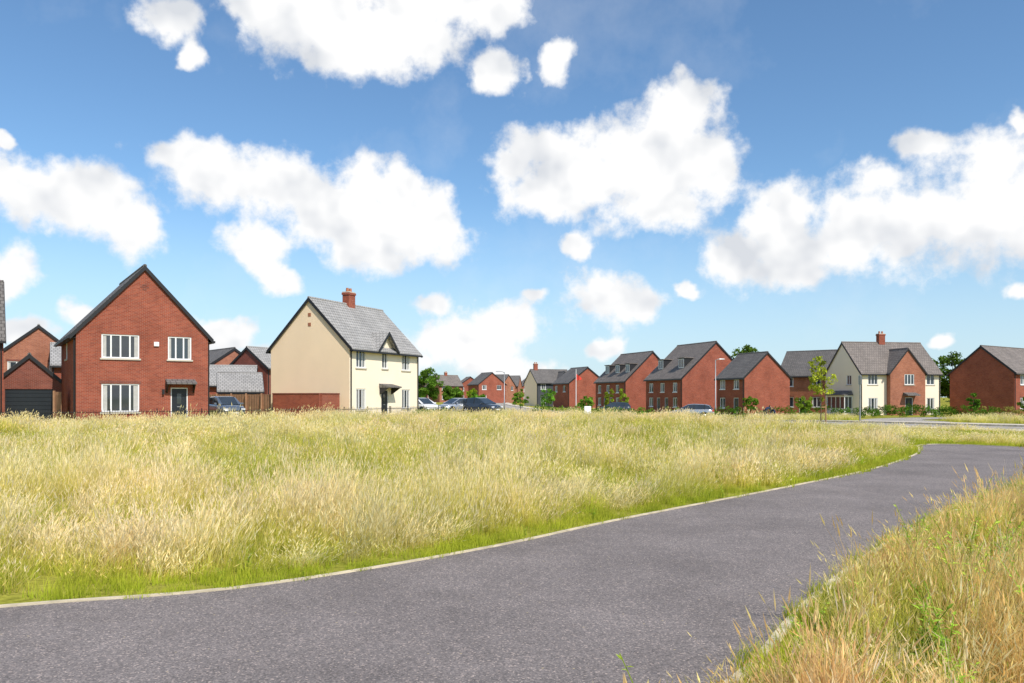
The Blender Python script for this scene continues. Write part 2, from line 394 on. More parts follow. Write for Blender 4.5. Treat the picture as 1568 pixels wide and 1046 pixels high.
for i, (x, y, t, w, m, r) in enumerate([(-18, 262, 15, 9, 'brick', 'roof_b'), (-8, 250, -10, 10, 'brick_o', 'roof_g'), (3, 268, 20, 9, 'brick', 'roof_b'),
                       (-30, 275, 20, 9, 'brick_d', 'roof_g'), (-9, 215, 25, 8, 'brick', 'roof_g'), (-12, 300, 0, 12, 'brick', 'roof_b'), (14, 290, 10, 12, 'brick_o', 'roof_b'), (-45, 250, 5, 9, 'brick', 'roof_b'), (-3, 232, 60, 8, 'brick_o', 'roof_g'), (-22, 240, 30, 8, 'brick_o', 'roof_b')]):
    house('red_brick_house', (x, y), t, w, 7.5, 5.1, 8.2, 'x' if i % 2 else 'y', m, r,
          {'F': [(1, 2.3, 3.6, 4.8, 2), (w-2.6, w-1.3, 3.6, 4.8, 2), (1, 2.3, .8, 2.1, 2)]}, trim='white', chimneys=((w/2, 3.75, 9.2),) if i % 3 == 0 and i % 2 else ())
house('red_brick_house', (-37.5, 43.5), 34, 8.2, 7.5, 5.2, 8.9, 'x', 'brick', 'roof_g',
      {'F': [(1, 2.3, 3.7, 4.95, 3), (5.6, 6.9, .8, 2.1, 3)]})
house('brick_garage', (-32.1, 49.5), 30, 3.6, 6.5, 2.55, 4.2, 'y', 'brick_d', 'roof_g', {'F': [(.5, 3.1, 0, 2.1, 'garage')]})
house('red_brick_house', (-43, 66), 30, 6.5, 9, 4.9, 7.6, 'y', 'brick_o', 'roof_l', {'F': [(1, 2.3, 3.4, 4.6, 2), (4, 5.3, 3.4, 4.6, 2)]})
house('red_brick_house', (-37, 64), 30, 4.5, 7, 4.2, 6.0, 'x', 'brick', 'roof_l', {})
house('red_brick_house', (-32.5, 84), 40, 6.5, 8, 4.6, 6.8, 'y', 'brick_o', 'roof_g', {'F': [(1, 2.3, 3.1, 4.3, 2)]})
house('brick_garage', (-23.6, 64), 20, 3.4, 6, 2.1, 3.5, 'x', 'brick', 'roof_l', {'F': [(.6, 2.9, 0, 1.9, 'garage')]})
house('brick_garage', (-29.8, 76), 15, 5, 6, 2.8, 4.6, 'x', 'brick', 'roof_l', {})
house('red_brick_house', (-24.6, 80), 62, 8, 5.5, 4.6, 6.6, 'x', 'brick_d', 'roof_l', {'L': [(2, 3, 3.2, 4.4, 2)]})

# ------------------------------------------------------------------ walls, fences, railings
def wallrun(name, pts, h, th, mat, cap=None):
    e = empty(name, (0, 0, 0)); b = Buf(); c = Buf()
    for p, q in zip(pts[:-1], pts[1:]):
        d = Vector((q[0]-p[0], q[1]-p[1])).normalized(); n = Vector((-d.y, d.x))*th/2; n2 = n*1.25
        z0, z1 = float(g(*p)), float(g(*q))
        b.hexa([(p[0]-n.x, p[1]-n.y, z0-.3), (q[0]-n.x, q[1]-n.y, z1-.3), (q[0]+n.x, q[1]+n.y, z1-.3), (p[0]+n.x, p[1]+n.y, z0-.3)],
               [(p[0]-n.x, p[1]-n.y, z0+h), (q[0]-n.x, q[1]-n.y, z1+h), (q[0]+n.x, q[1]+n.y, z1+h), (p[0]+n.x, p[1]+n.y, z0+h)])
        if cap:
            c.hexa([(p[0]-n2.x, p[1]-n2.y, z0+h+.002), (q[0]-n2.x, q[1]-n2.y, z1+h+.002), (q[0]+n2.x, q[1]+n2.y, z1+h+.002), (p[0]+n2.x, p[1]+n2.y, z0+h+.002)],
                   [(p[0]-n2.x, p[1]-n2.y, z0+h+.07), (q[0]-n2.x, q[1]-n2.y, z1+h+.07), (q[0]+n2.x, q[1]+n2.y, z1+h+.07), (p[0]+n2.x, p[1]+n2.y, z0+h+.07)])
    b.obj('wall_body', mat, e)
    if cap: c.obj('coping', cap, e)
wallrun('brick_garden_wall', [(-17.2, 58.2), (-16.4, 54.9), (-12.9, 53.6), (-12.2, 55.9)], 1.8, .22, M['brick'], M['brick_d'])
def fence(name, p, q, h=1.8):
    e = empty(name, (0, 0, 0)); b = Buf(); po = Buf()
    L = math.dist(p, q); n = int(L/.15)
    d = Vector((q[0]-p[0], q[1]-p[1])).normalized(); nn = Vector((-d.y, d.x))
    for i in range(n):
        a = Vector(p)+d*(i*.15); c = a+d*.135; o = nn*(.02 if i % 2 else 0)
        hh = h+random.uniform(-.01, .01)
        b.hexa([(a.x+o.x, a.y+o.y, -.2), (c.x+o.x, c.y+o.y, -.2), (c.x+o.x+nn.x*.02, c.y+o.y+nn.y*.02, -.2), (a.x+o.x+nn.x*.02, a.y+o.y+nn.y*.02, -.2)],
               [(a.x+o.x, a.y+o.y, hh), (c.x+o.x, c.y+o.y, hh), (c.x+o.x+nn.x*.02, c.y+o.y+nn.y*.02, hh), (a.x+o.x+nn.x*.02, a.y+o.y+nn.y*.02, hh)])
    for i in range(int(L/1.8)+1):
        a = Vector(p)+d*(i*1.8)-nn*.06; po.box(a.x-.05, a.x+.05, a.y-.05, a.y+.05, -.2, h+.08)
    b.obj('fence_boards', M['timber'], e); po.obj('fence_posts', M['timber'], e)
fence('timber_fence', (-24.6, 63.5), (-17.4, 58.6))
fence('timber_fence', (-27.3, 47.6), (-26.2, 46.3), 1.9)
def railing(name, pts, h=.9):
    e = empty(name, (0, 0, 0)); b = Buf()
    for p, q in zip(pts[:-1], pts[1:]):
        L = math.dist(p, q); n = int(L/.13)
        for z in (.15, h-.12):
            b.tube([(p[0], p[1], z+float(g(*p))), (q[0], q[1], z+float(g(*q)))], [.018, .018], 4)
        for i in range(n):
            x = p[0]+(q[0]-p[0])*i/n; y = p[1]+(q[1]-p[1])*i/n; z = float(g(x, y))
            r = .03 if i % 18 == 0 else .009
            b.tube([(x, y, z), (x, y, z+h+(.06 if i % 18 == 0 else 0))], [r, r], 4)
    b.obj('rails', M['black'], e)
railing('metal_railing', [(-33, 40.5), (-24, 42.3), (-17.5, 46), (-15.2, 50.5), (-11, 52.2), (-8.6, 56.5), (-5.4, 64)])

# ------------------------------------------------------------------ ground, path, roads
def cr(pts, n=12):
    P = np.array(pts, float); P = np.vstack([2*P[0]-P[1], P, 2*P[-1]-P[-2]]); out = []
    for i in range(1, len(P)-2):
        for t in np.linspace(0, 1, n, endpoint=False):
            a, b_, c, d = P[i-1], P[i], P[i+1], P[i+2]
            out.append(.5*((2*b_)+(-a+c)*t+(2*a-5*b_+4*c-d)*t*t+(-a+3*b_-3*c+d)*t**3))
    out.append(P[-2]); return np.array(out)
LE = cr([(-22, -5), (-16, -1), (-10, 2.6), (-6.5, 4.8), (-3.86, 6.0), (-2.19, 6.65), (-.3, 8.31), (1.5, 10.4), (4.75, 13.9), (8, 17.6), (11.1, 21.9), (12.5, 24.4), (13.3, 26.0), (14.2, 26.8), (15.2, 26.4), (16.2, 25.3), (18.5, 23.6), (23, 21.5), (40, 18)])
RE = cr([(-19, -9), (-13, -5), (-8, -1.8), (-4, .9), (-1, 2.6), (.4, 3.6), (1.25, 4.5), (2.1, 5.9), (3.2, 7.5), (4.6, 9.3), (7.2, 12.2), (10, 15.2), (13, 17.4), (16.5, 18.2), (21, 17.4), (40, 14)])
def resample(P, n):
    s = np.r_[0, np.cumsum(np.linalg.norm(np.diff(P, axis=0), axis=1))]
    q = np.linspace(0, s[-1], n); return np.c_[np.interp(q, s, P[:, 0]), np.interp(q, s, P[:, 1])]
def sdist(P, x, y):
    best = np.full(x.shape, 1e9); sg = np.ones(x.shape)
    for a, b_ in zip(P[:-1], P[1:]):
        d = b_-a; L2 = d@d
        if L2 < 1e-9: continue
        t = np.clip(((x-a[0])*d[0]+(y-a[1])*d[1])/L2, 0, 1)
        dx, dy = x-a[0]-t*d[0], y-a[1]-t*d[1]; D = np.hypot(dx, dy)
        m = D < best; best = np.where(m, D, best)
        sg = np.where(m, np.sign(d[0]*(y-a[1])-d[1]*(x-a[0])), sg)
    return best*sg
LEc, REc = resample(LE, 140), resample(RE, 140)

def axis_lines(lo, hi, dense_lo, dense_hi, step):
    a = list(np.arange(dense_lo, dense_hi+.01, step)); s = step
    x = dense_hi
    while x < hi: s *= 1.35; x += s; a.append(x)
    x = dense_lo; s = step
    while x > lo: s *= 1.35; x -= s; a.insert(0, x)
    return np.array(a)
xs = axis_lines(-3000, 3000, -60, 80, 2.0); ys = axis_lines(-600, 3500, -10, 130, 2.0)
X, Y = np.meshgrid(xs, ys); Z = g(X, Y)
nx, ny = len(xs), len(ys)
fc = [(j*nx+i, j*nx+i+1, (j+1)*nx+i+1, (j+1)*nx+i) for j in range(ny-1) for i in range(nx-1)]
me = bpy.data.meshes.new('ground'); me.from_pydata(np.c_[X.ravel(), Y.ravel(), Z.ravel()].tolist(), [], fc)
m, nt, out = new_mat('ground_turf')
p = N(nt, 'ShaderNodeBsdfPrincipled'); p.inputs['Roughness'].default_value = 1; p.inputs['Specular IOR Level'].default_value = 0
tc = N(nt, 'ShaderNodeTexCoord')
n1 = N(nt, 'ShaderNodeTexNoise', inp={'Scale': .3, 'Detail': 8, 'Roughness': .7}); nt.links.new(tc.outputs['Object'], n1.inputs['Vector'])
r1 = ramp(nt, [(.3, (.20, .23, .03)), (.5, (.33, .32, .06)), (.7, (.45, .38, .14))]); nt.links.new(n1.outputs['Fac'], r1.inputs['Fac'])
n2 = N(nt, 'ShaderNodeTexNoise', inp={'Scale': 14, 'Detail': 6, 'Roughness': .7}); nt.links.new(tc.outputs['Object'], n2.inputs['Vector'])
r2 = ramp(nt, [(.3, (.45, .45, .4)), (.7, (1.2, 1.2, 1.1))]); nt.links.new(n2.outputs['Fac'], r2.inputs['Fac'])
mx = N(nt, 'ShaderNodeMix', data_type='RGBA', blend_type='MULTIPLY'); mx.inputs[0].default_value = 1
nt.links.new(r1.outputs[0], mx.inputs[6]); nt.links.new(r2.outputs[0], mx.inputs[7]); nt.links.new(mx.outputs[2], p.inputs['Base Color'])
nt.links.new(p.outputs[0], out.inputs[0]); me.materials.append(m)
o = bpy.data.objects.new('ground', me); scene.collection.objects.link(o)

def asphalt(name, base, bumps=.6):
    m, nt, out = new_mat(name)
    p = N(nt, 'ShaderNodeBsdfPrincipled'); p.inputs['Roughness'].default_value = .85; p.inputs['Specular IOR Level'].default_value = .25
    tc = N(nt, 'ShaderNodeTexCoord')
    big = N(nt, 'ShaderNodeTexNoise', inp={'Scale': .5, 'Detail': 9, 'Roughness': .72}); nt.links.new(tc.outputs['Object'], big.inputs['Vector'])
    rb_ = ramp(nt, [(.32, [c*.74 for c in base]), (.68, [c*1.22 for c in base])]); nt.links.new(big.outputs['Fac'], rb_.inputs['Fac'])
    v = N(nt, 'ShaderNodeTexVoronoi', inp={'Scale': 105.0, 'Randomness': 1}); nt.links.new(tc.outputs['Object'], v.inputs['Vector'])
    sep = N(nt, 'ShaderNodeSeparateColor'); nt.links.new(v.outputs['Color'], sep.inputs[0])
    rs = ramp(nt, [(0, (.55, .55, .55)), (.6, (.97, .97, .97)), (.92, (1.3, 1.26, 1.22)), (.98, (2.1, 1.95, 1.8))]); nt.links.new(sep.outputs[0], rs.inputs['Fac'])
    mx = N(nt, 'ShaderNodeMix', data_type='RGBA', blend_type='MULTIPLY'); mx.inputs[0].default_value = 1
    nt.links.new(rb_.outputs[0], mx.inputs[6]); nt.links.new(rs.outputs[0], mx.inputs[7])
    g2 = N(nt, 'ShaderNodeTexVoronoi', inp={'Scale': 7.0, 'Randomness': 1}); nt.links.new(tc.outputs['Object'], g2.inputs['Vector'])
    lt = N(nt, 'ShaderNodeMath', operation='LESS_THAN'); lt.inputs[1].default_value = .055
    nt.links.new(g2.outputs['Distance'], lt.inputs[0])
    mx2 = N(nt, 'ShaderNodeMix', data_type='RGBA'); nt.links.new(lt.outputs[0], mx2.inputs[0])
    nt.links.new(mx.outputs[2], mx2.inputs[6]); mx2.inputs[7].default_value = (.42, .34, .22, 1)
    nt.links.new(mx2.outputs[2], p.inputs['Base Color'])
    bp = N(nt, 'ShaderNodeBump', inp={'Strength': bumps, 'Distance': .006}); nt.links.new(sep.outputs[1], bp.inputs['Height']); nt.links.new(bp.outputs[0], p.inputs['Normal'])
    nt.links.new(p.outputs[0], out.inputs[0]); return m
M['path'] = asphalt('path_asphalt', (.215, .188, .180))
M['road'] = asphalt('road_asphalt', (.38, .35, .31))
M['pave'] = simple('pavement_paving', (.56, .49, .41), .9, .1, 1)
def ribbon(name, A, B_, mat, z):
    v = []; f = []
    K = 5
    for a, b_ in zip(A, B_):
        for k in range(K):
            x, y = a+(b_-a)*k/(K-1); v.append((x, y, float(g(x, y))+z))
    for i in range(len(A)-1):
        for k in range(K-1):
            q = i*K+k; f.append((q, q+1, q+K+1, q+K))
    me = bpy.data.meshes.new(name); me.from_pydata(v, [], f); me.materials.append(mat)
    o = bpy.data.objects.new(name, me); scene.collection.objects.link(o); return o
ribbon('path', LEc, REc, M['path'], .012)
def edging(name, P, side, w=.05, z=.03):
    b = Buf(); P = resample(P, 240)
    T = np.gradient(P, axis=0); T /= np.linalg.norm(T, axis=1)[:, None]; Nn = np.c_[-T[:, 1], T[:, 0]]*side
    for i in range(len(P)-1):
        a, c = P[i], P[i+1]; ao, co = a+Nn[i]*w, c+Nn[i+1]*w
        za, zc = float(g(*a)), float(g(*c))
        b.hexa([(a[0], a[1], za-.05), (c[0], c[1], zc-.05), (co[0], co[1], zc-.05), (ao[0], ao[1], za-.05)],
               [(a[0], a[1], za+z), (c[0], c[1], zc+z), (co[0], co[1], zc+z), (ao[0], ao[1], za+z)])
    return b.obj(name, M['kerb'], None, uv=False)
edging('path_edging', LE, 1, .05, .025); edging('path_edging', RE, -1, .06, .035)
def offs(C, o):
    T = np.gradient(C, axis=0); T /= np.linalg.norm(T, axis=1)[:, None]; return C+np.c_[-T[:, 1], T[:, 0]]*o
RC = resample(cr([(70, 6), (46, 22), (34, 30), (26, 38.0), (19, 48), (12.5, 60), (8, 72), (4, 88), (0, 120), (-4, 170), (-6, 230)]), 120)
ribbon('road', offs(RC, 3), offs(RC, -3), M['road'], .03)
ribbon('pavement', offs(RC, -3.13), offs(RC, -5), M['pave'], .12)
ribbon('pavement', offs(RC, 5), offs(RC, 3.13), M['pave'], .12)
for sd, o_ in ((1, 3), (-1, -3)): edging('road_kerb', offs(RC, o_), sd, .125, .125)
SR = resample(cr([(7, 76), (-1, 74), (-10, 78), (-22, 92), (-40, 110)]), 40)
ribbon('road', offs(SR, 2.5), offs(SR, -2.5), M['road'], .036)
SR2 = resample(cr([(23.5, 46), (30, 62), (40, 80), (60, 84), (90, 78)]), 40)
ribbon('road', offs(SR2, 2.5), offs(SR2, -2.5), M['road'], .036)

# ------------------------------------------------------------------ grass
def col_mesh(name, v, f, c, mat):
    me = bpy.data.meshes.new(name); me.from_pydata(v, [], f)
    at = me.color_attributes.new('col', 'FLOAT_COLOR', 'POINT')
    arr = np.ones((len(v), 4), np.float32); arr[:, :3] = np.clip(np.array(c, np.float32), 0, .94)
    at.data.foreach_set('color', arr.ravel()); me.materials.append(mat)
    return bpy.data.objects.new(name, me)
GREEN0 = np.array((.34, .42, .035)); GREEN1 = np.array((.62, .61, .08)); YEL = np.array((.82, .70, .20)); STRAW = np.array((.92, .76, .40)); PALE = np.array((.94, .86, .64))
ORNG = np.array((.86, .52, .20))
def tuft(name, n, rad, h0, h1, wd, kind, seed, heads=.4):
    r = np.random.default_rng(seed); v = []; f = []; c = []
    for _ in range(n):
        a = r.uniform(0, 2*math.pi); q = rad*math.sqrt(r.uniform()); bx, by = q*math.cos(a), q*math.sin(a)
        h = h0+(h1-h0)*r.uniform()**1.3; la = r.uniform(0, 2*math.pi); lean = r.uniform(.05, .5)*h
        lx, ly = math.cos(la)*lean+.14*h, math.sin(la)*lean
        wa = r.uniform(0, math.pi); wx, wy = math.cos(wa)*wd/2, math.sin(wa)*wd/2
        k = r.uniform()
        if kind == 'g': tipc = GREEN1*(1-k)+YEL*k; basec = GREEN0
        elif kind == 's': tipc = YEL*(1-k)+STRAW*k; basec = GREEN1*.85
        elif kind == 't': tipc = STRAW*(1-k)+PALE*k; basec = YEL*.8
        elif kind == 'o': tipc = STRAW*(1-k)+ORNG*k; basec = ORNG*.75
        else: tipc = GREEN1*(.75+.35*k); basec = GREEN0*1.1
        seg = 3; i0 = len(v)
        for s_ in range(seg+1):
            t = s_/seg; px, py, pz = bx+lx*t*t, by+ly*t*t, h*t*(1-.12*t*t)
            ww = 1-.85*t*t
            v += [(px-wx*ww, py-wy*ww, pz), (px+wx*ww, py+wy*ww, pz)]
            cc = basec*(1-t)+tipc*t; c += [cc, cc]
        for s_ in range(seg): i = i0+2*s_; f.append((i, i+1, i+3, i+2))
        if kind != 'x' and r.uniform() < heads:
            hl = r.uniform(.05, .11)*(1.3 if kind == 't' else 1); hw = max(wd*1.1, .005)*r.uniform(.6, 1.2); top = np.array((bx+lx, by+ly, h*.88)); d = np.array((lx*.9, ly*.9, h*.6)); d = d/np.linalg.norm(d)*hl
            hc = (STRAW*(1-k)+PALE*k) if kind != 'o' else (STRAW*.5+ORNG*.5)*(.8+.5*k)
            if kind == 'g': hc = (YEL*.4+STRAW*.6)*(.9+.2*k)
            for ax in ((1, 0), (0, 1)):
                i = len(v); m_ = top+d*.35
                v += [tuple(top), (m_[0]+ax[0]*hw, m_[1]+ax[1]*hw, m_[2]), tuple(top+d), (m_[0]-ax[0]*hw, m_[1]-ax[1]*hw, m_[2])]
                c += [hc]*4; f.append((i, i+1, i+2, i+3))
    return col_mesh(name, v, f, c, M['grass'])
def coll(name, objs):
    c = bpy.data.collections.new(name)
    for o in objs: c.objects.link(o)
    return c
def scatter(name, collection, pos, rot, scl, idx):
    me = bpy.data.meshes.new(name); me.from_pydata(pos.tolist(), [], [])
    a = me.attributes.new('rot', 'FLOAT_VECTOR', 'POINT'); a.data.foreach_set('vector', rot.astype(np.float32).ravel())
    a = me.attributes.new('scl', 'FLOAT_VECTOR', 'POINT'); a.data.foreach_set('vector', scl.astype(np.float32).ravel())
    a = me.attributes.new('idx', 'INT', 'POINT'); a.data.foreach_set('value', idx.astype(np.int32))
    o = bpy.data.objects.new(name, me); scene.collection.objects.link(o)
    nt = bpy.data.node_groups.new(name+'_nodes', 'GeometryNodeTree')
    nt.interface.new_socket('Geometry', in_out='INPUT', socket_type='NodeSocketGeometry')
    nt.interface.new_socket('Geometry', in_out='OUTPUT', socket_type='NodeSocketGeometry')
    gi = nt.nodes.new('NodeGroupInput'); go = nt.nodes.new('NodeGroupOutput')
    ci = nt.nodes.new('GeometryNodeCollectionInfo'); ci.inputs['Collection'].default_value = collection
    ci.inputs['Separate Children'].default_value = True; ci.inputs['Reset Children'].default_value = True
    ip = nt.nodes.new('GeometryNodeInstanceOnPoints'); ip.inputs['Pick Instance'].default_value = True
    def na(nm, t):
        n = nt.nodes.new('GeometryNodeInputNamedAttribute'); n.data_type = t; n.inputs['Name'].default_value = nm; return n
    ai = na('idx', 'INT'); ar = na('rot', 'FLOAT_VECTOR'); as_ = na('scl', 'FLOAT_VECTOR')
    er = nt.nodes.new('FunctionNodeEulerToRotation')
    L = nt.links.new
    L(gi.outputs[0], ip.inputs['Points']); L(ci.outputs[0], ip.inputs['Instance'])
    L(ai.outputs['Attribute'], ip.inputs['Instance Index']); L(ar.outputs['Attribute'], er.inputs[0]); L(er.outputs[0], ip.inputs['Rotation'])
    L(as_.outputs['Attribute'], ip.inputs['Scale']); L(ip.outputs[0], go.inputs[0])
    md = o.modifiers.new('scatter', 'NODES'); md.node_group = nt
    return o
def nz(x, y, sc, off=0): return np.array([mn.noise(Vector((a*sc+off, b_*sc, off))) for a, b_ in zip(x, y)])
yb_x = [-80, -24, -17, -12, -6, -2, 4, 9, 14, 20, 27, 40, 60]; yb_y = [39, 40.5, 44.5, 49.5, 57, 60, 60, 54.5, 46.5, 38.5, 30.5, 20.5, 8]
def field_pts(y0, y1, dens, margin=6):
    xl, xr = -.66*y1-margin, .75*y1+margin
    n = int((xr-xl)*(y1-y0)*dens); x = RNG.uniform(xl, xr, n); y = RNG.uniform(y0, y1, n)
    k = (x > -.66*y-margin) & (y < np.interp(x, yb_x, yb_y)); x, y = x[k], y[k]
    sd = sdist(LEc, x, y); rd = sdist(RC, x, y); k = (sd > .06) & (rd > 5.1)
    return x[k], y[k], sd[k]
def place(name, C, x, y, sd, ngreen, nstraw, nshort, tall=.05):
    n = len(x); p1 = nz(x, y, .22, 3.1); p2 = nz(x, y*1.6, .9, 9.7); p3 = nz(x, y*2, .09, 5); p4 = nz(x, y*1.3, .55, 31)
    back = np.interp(x, yb_x, yb_y)-y
    bw = np.where(x > -8, 18, 8)
    straw = .16+.8*p1+.8*p2+.9*p3 + .85*S((bw-back)/bw)+.10*S((12-y)/6)
    straw = np.where((sd > .5) & (sd < 2.4), straw+.15+1.0*p2, straw)
    isS = RNG.uniform(size=n) < straw
    h = S((sd-.0)/.85)*(.80+.6*p1+.9*p2)
    h = np.where(x > 12.5, h*.42, h)
    h = np.clip(h, .16, 1.4)
    short = h < .36
    idx = np.where(short, ngreen+nstraw+RNG.integers(0, nshort, n), np.where(isS, ngreen+RNG.integers(0, nstraw, n), RNG.integers(0, ngreen, n)))
    tl = (~short) & (RNG.uniform(size=n) < tall*(1+3*np.clip(straw, 0, 1))) & (x < 12.5)
    idx = np.where(tl, ngreen+nstraw+nshort, idx)
    # blond clumps, mostly a metre or two in from the path
    near = S((4.5-sd)/3)*.5
    bl = (~short) & (RNG.uniform(size=n) < S((p4+near*.55-.30)/.22)*.75) & (x < 12.5) & (sd > .45)
    idx = np.where(bl, ngreen+nstraw+nshort+1, idx)
    hs = np.where(short, RNG.uniform(.6, 1.4, n), h)*RNG.uniform(.7, 1.3, n)
    rot = np.c_[RNG.normal(0, .09, n), RNG.normal(0, .09, n), RNG.normal(0, .9, n)]
    scl = np.c_[np.ones(n), np.ones(n), hs]
    scatter(name, C, np.c_[x, y, g(x, y)], rot, scl, idx)
def variants(tag, n, rad, h0, h1, wd, sn):
    o = []
    for i in range(3): o.append(tuft(f'{tag}_a_green_{i}', n, rad, h0, h1, wd, 'g', 10+i, .2))
    for i in range(3): o.append(tuft(f'{tag}_b_straw_{i}', n, rad, h0, h1*1.08, wd*.9, 's', 20+i, .65))
    for i in range(2): o.append(tuft(f'{tag}_c_short_{i}', sn, rad, .04, .15, wd, 'x', 30+i))
    o.append(tuft(f'{tag}_d_tall', max(8, n//4), rad*1.6, h1*.8, h1*1.45, wd*.6, 't', 40, .95))
    o.append(tuft(f'{tag}_e_blond', n, rad, h0*1.3, h1, wd, 't', 41, .85))
    return coll(tag+'_tufts', o)
CN = variants('near_grass', 42, .13, .15, .55, .005, 60)
CM = variants('mid_grass', 50, .22, .18, .54, .009, 90)
CF = variants('far_grass', 70, .45, .22, .56, .018, 120)
x, y, sd = field_pts(5, 14, 32, 3); place('meadow_grass', CN, x, y, sd, 3, 3, 2)
x, y, sd = field_pts(14, 27, 14, 4); place('meadow_grass', CM, x, y, sd, 3, 3, 2)
x, y, sd = field_pts(27, 61, 6, 8); place('meadow_grass', CF, x, y, sd, 3, 3, 2, .03)

# right verge
vo = [tuft(f'verge_a_{i}', 46, .14, .15, .62, .005, 'o' if i != 2 else 't', 50+i, .5) for i in range(4)] + \
     [tuft(f'verge_b_{i}', 46, .14, .12, .5, .006, 'g' if i else 's', 60+i, .2) for i in range(2)] + [tuft(f'verge_c_{i}', 60, .14, .05, .18, .006, 'x' if i else 'g', 70+i, 0) for i in range(2)]
CV = coll('verge_tufts', vo)
n = 30000; x = RNG.uniform(-2, 34, n); y = RNG.uniform(.5, 19, n)
dcam = np.hypot(x, y); keep = (dcam > 2.2) & (x > .2*y-.5) & ((y < 11) | (RNG.uniform(size=n) < .6)) & (x < y*1.1+4)
x, y = x[keep], y[keep]; sd = -sdist(REc, x, y); k = sd > .03; x, y, sd = x[k], y[k], sd[k]; n = len(x)
p1 = nz(x, y, .5, 2.2); p2 = nz(x, y, 1.6, 7.1)
h = np.clip(S((sd+.18)/.95)*(.78+.6*p1+.8*p2), .2, 1.3)
kk = RNG.uniform(size=n)
idx = np.where(h < .3, RNG.integers(6, 8, n), np.where(kk < .78-1.6*p1+.6*p2, RNG.integers(0, 4, n), RNG.integers(4, 6, n)))
scatter('verge_grass', CV, np.c_[x, y, g(x, y)], np.c_[RNG.normal(0, .2, n), RNG.normal(0, .2, n), RNG.uniform(0, 6.28, n)],
        np.c_[np.ones(n), np.ones(n), np.where(h < .3, 1, h)*RNG.uniform(.65, 1.35, n)], idx)
def weed(name, seed, h=.6, flower=None, leafc=(.34, .52, .06)):
    r = np.random.default_rng(seed); v = []; f = []; c = []
    for s_ in range(r.integers(3, 6)):
        a = r.uniform(0, 6.28); L = h*r.uniform(.6, 1.1); tx, ty = math.cos(a)*L*.35, math.sin(a)*L*.35
        pts = [(tx*t*t, ty*t*t, L*t) for t in np.linspace(0, 1, 7)]
        for p, q in zip(pts[:-1], pts[1:]):
            for ax in ((.003, 0), (0, .003)):
                i = len(v); v += [(p[0]-ax[0], p[1]-ax[1], p[2]), (p[0]+ax[0], p[1]+ax[1], p[2]), (q[0]+ax[0], q[1]+ax[1], q[2]), (q[0]-ax[0], q[1]-ax[1], q[2])]
                c += [np.array(leafc)*.9]*4; f.append((i, i+1, i+2, i+3))
        for k in range(16):
            t = r.uniform(.05, 1); p = np.array((tx*t*t, ty*t*t, L*t)); b_ = r.uniform(0, 6.28); ll = r.uniform(.05, .12)*(1.2-t*.6)
            d = np.array((math.cos(b_), math.sin(b_), r.uniform(.1, .9))); d /= np.linalg.norm(d); sdv = np.cross(d, (0, 0, 1)); sdv /= np.linalg.norm(sdv)
            w_ = ll*.2; i = len(v)
            v += [tuple(p), tuple(p+d*ll*.4+sdv*w_), tuple(p+d*ll+np.array((0, 0, -.2*ll))), tuple(p+d*ll*.4-sdv*w_)]
            c += [np.array(leafc)*r.uniform(.8, 1.5)]*4; f.append((i, i+1, i+2, i+3))
        if flower and s_ == 0:
            top = np.array(pts[-1])
            for k in range(5):
                b_ = k*1.256; d = np.array((math.cos(b_), math.sin(b_), .5))*.018; e_ = np.array((-math.sin(b_), math.cos(b_), 0))*.012
                i = len(v); v += [tuple(top), tuple(top+d*.7+e_), tuple(top+d*1.1), tuple(top+d*.7-e_)]; c += [np.array(flower)]*4; f.append((i, i+1, i+2, i+3))
    return col_mesh(name, v, f, c, M['leaf'])
CW = coll('weed_plants', [weed('weed_a', 1), weed('weed_b', 2, .5), weed('weed_c', 3, .65, leafc=(.44, .55, .08)), weed('weed_d', 4, .4), weed('weed_orange_flower', 5, .5, flower=(.85, .25, .03)), weed('weed_white_flower', 6, .45, flower=(.85, .8, .75))])
n = 4200; x = RNG.uniform(0, 24, n); y = RNG.uniform(2, 18, n); sd = -sdist(REc, x, y); p1 = nz(x, y, .6, 21)
k = (sd > .12) & (np.hypot(x, y) > 3) & ((p1 > .12) | (RNG.uniform(size=n) < .2)); x, y, sd = x[k], y[k], sd[k]; n = len(x)
q = RNG.uniform(size=n); idx = np.where(q < .015, 4, np.where(q < .06, 5, RNG.integers(0, 4, n)))
s_ = RNG.uniform(.5, 1.1, n)*(.45+.55*S(sd/.8))
scatter('verge_weeds', CW, np.c_[x, y, g(x, y)], np.c_[np.zeros(n), np.zeros(n), RNG.uniform(0, 6.28, n)], np.c_[s_, s_, s_], idx)
n = 900; x = RNG.uniform(-12, 16, n); y = RNG.uniform(5, 24, n); sd = sdist(LEc, x, y); k = (sd > .12) & (sd < .9); x, y = x[k], y[k]; n = len(x)
s_ = RNG.uniform(.2, .45, n)
scatter('field_edge_weeds', CW, np.c_[x, y, g(x, y)], np.c_[np.zeros(n), np.zeros(n), RNG.uniform(0, 6.28, n)], np.c_[s_, s_, s_], RNG.integers(0, 4, n))
n = 5200; x = RNG.uniform(18, 80, n); y = RNG.uniform(25, 90, n)
sdr = sdist(RC, x, y); s2 = np.abs(sdist(SR2, x, y)); k = (sdr < -5.2) & (sdr > -20) & (s2 > 3.2) & (x > .3*y) & (x < .8*y+6); x, y = x[k], y[k]; n = len(x)
scatter('verge_grass', CF, np.c_[x, y, g(x, y)], np.c_[np.zeros(n), np.zeros(n), RNG.uniform(0, 6.28, n)], np.c_[np.ones(n), np.ones(n), RNG.uniform(.5, 1.2, n)],
        np.where(RNG.uniform(size=n) < .7, RNG.integers(3, 6, n), RNG.integers(0, 3, n)))

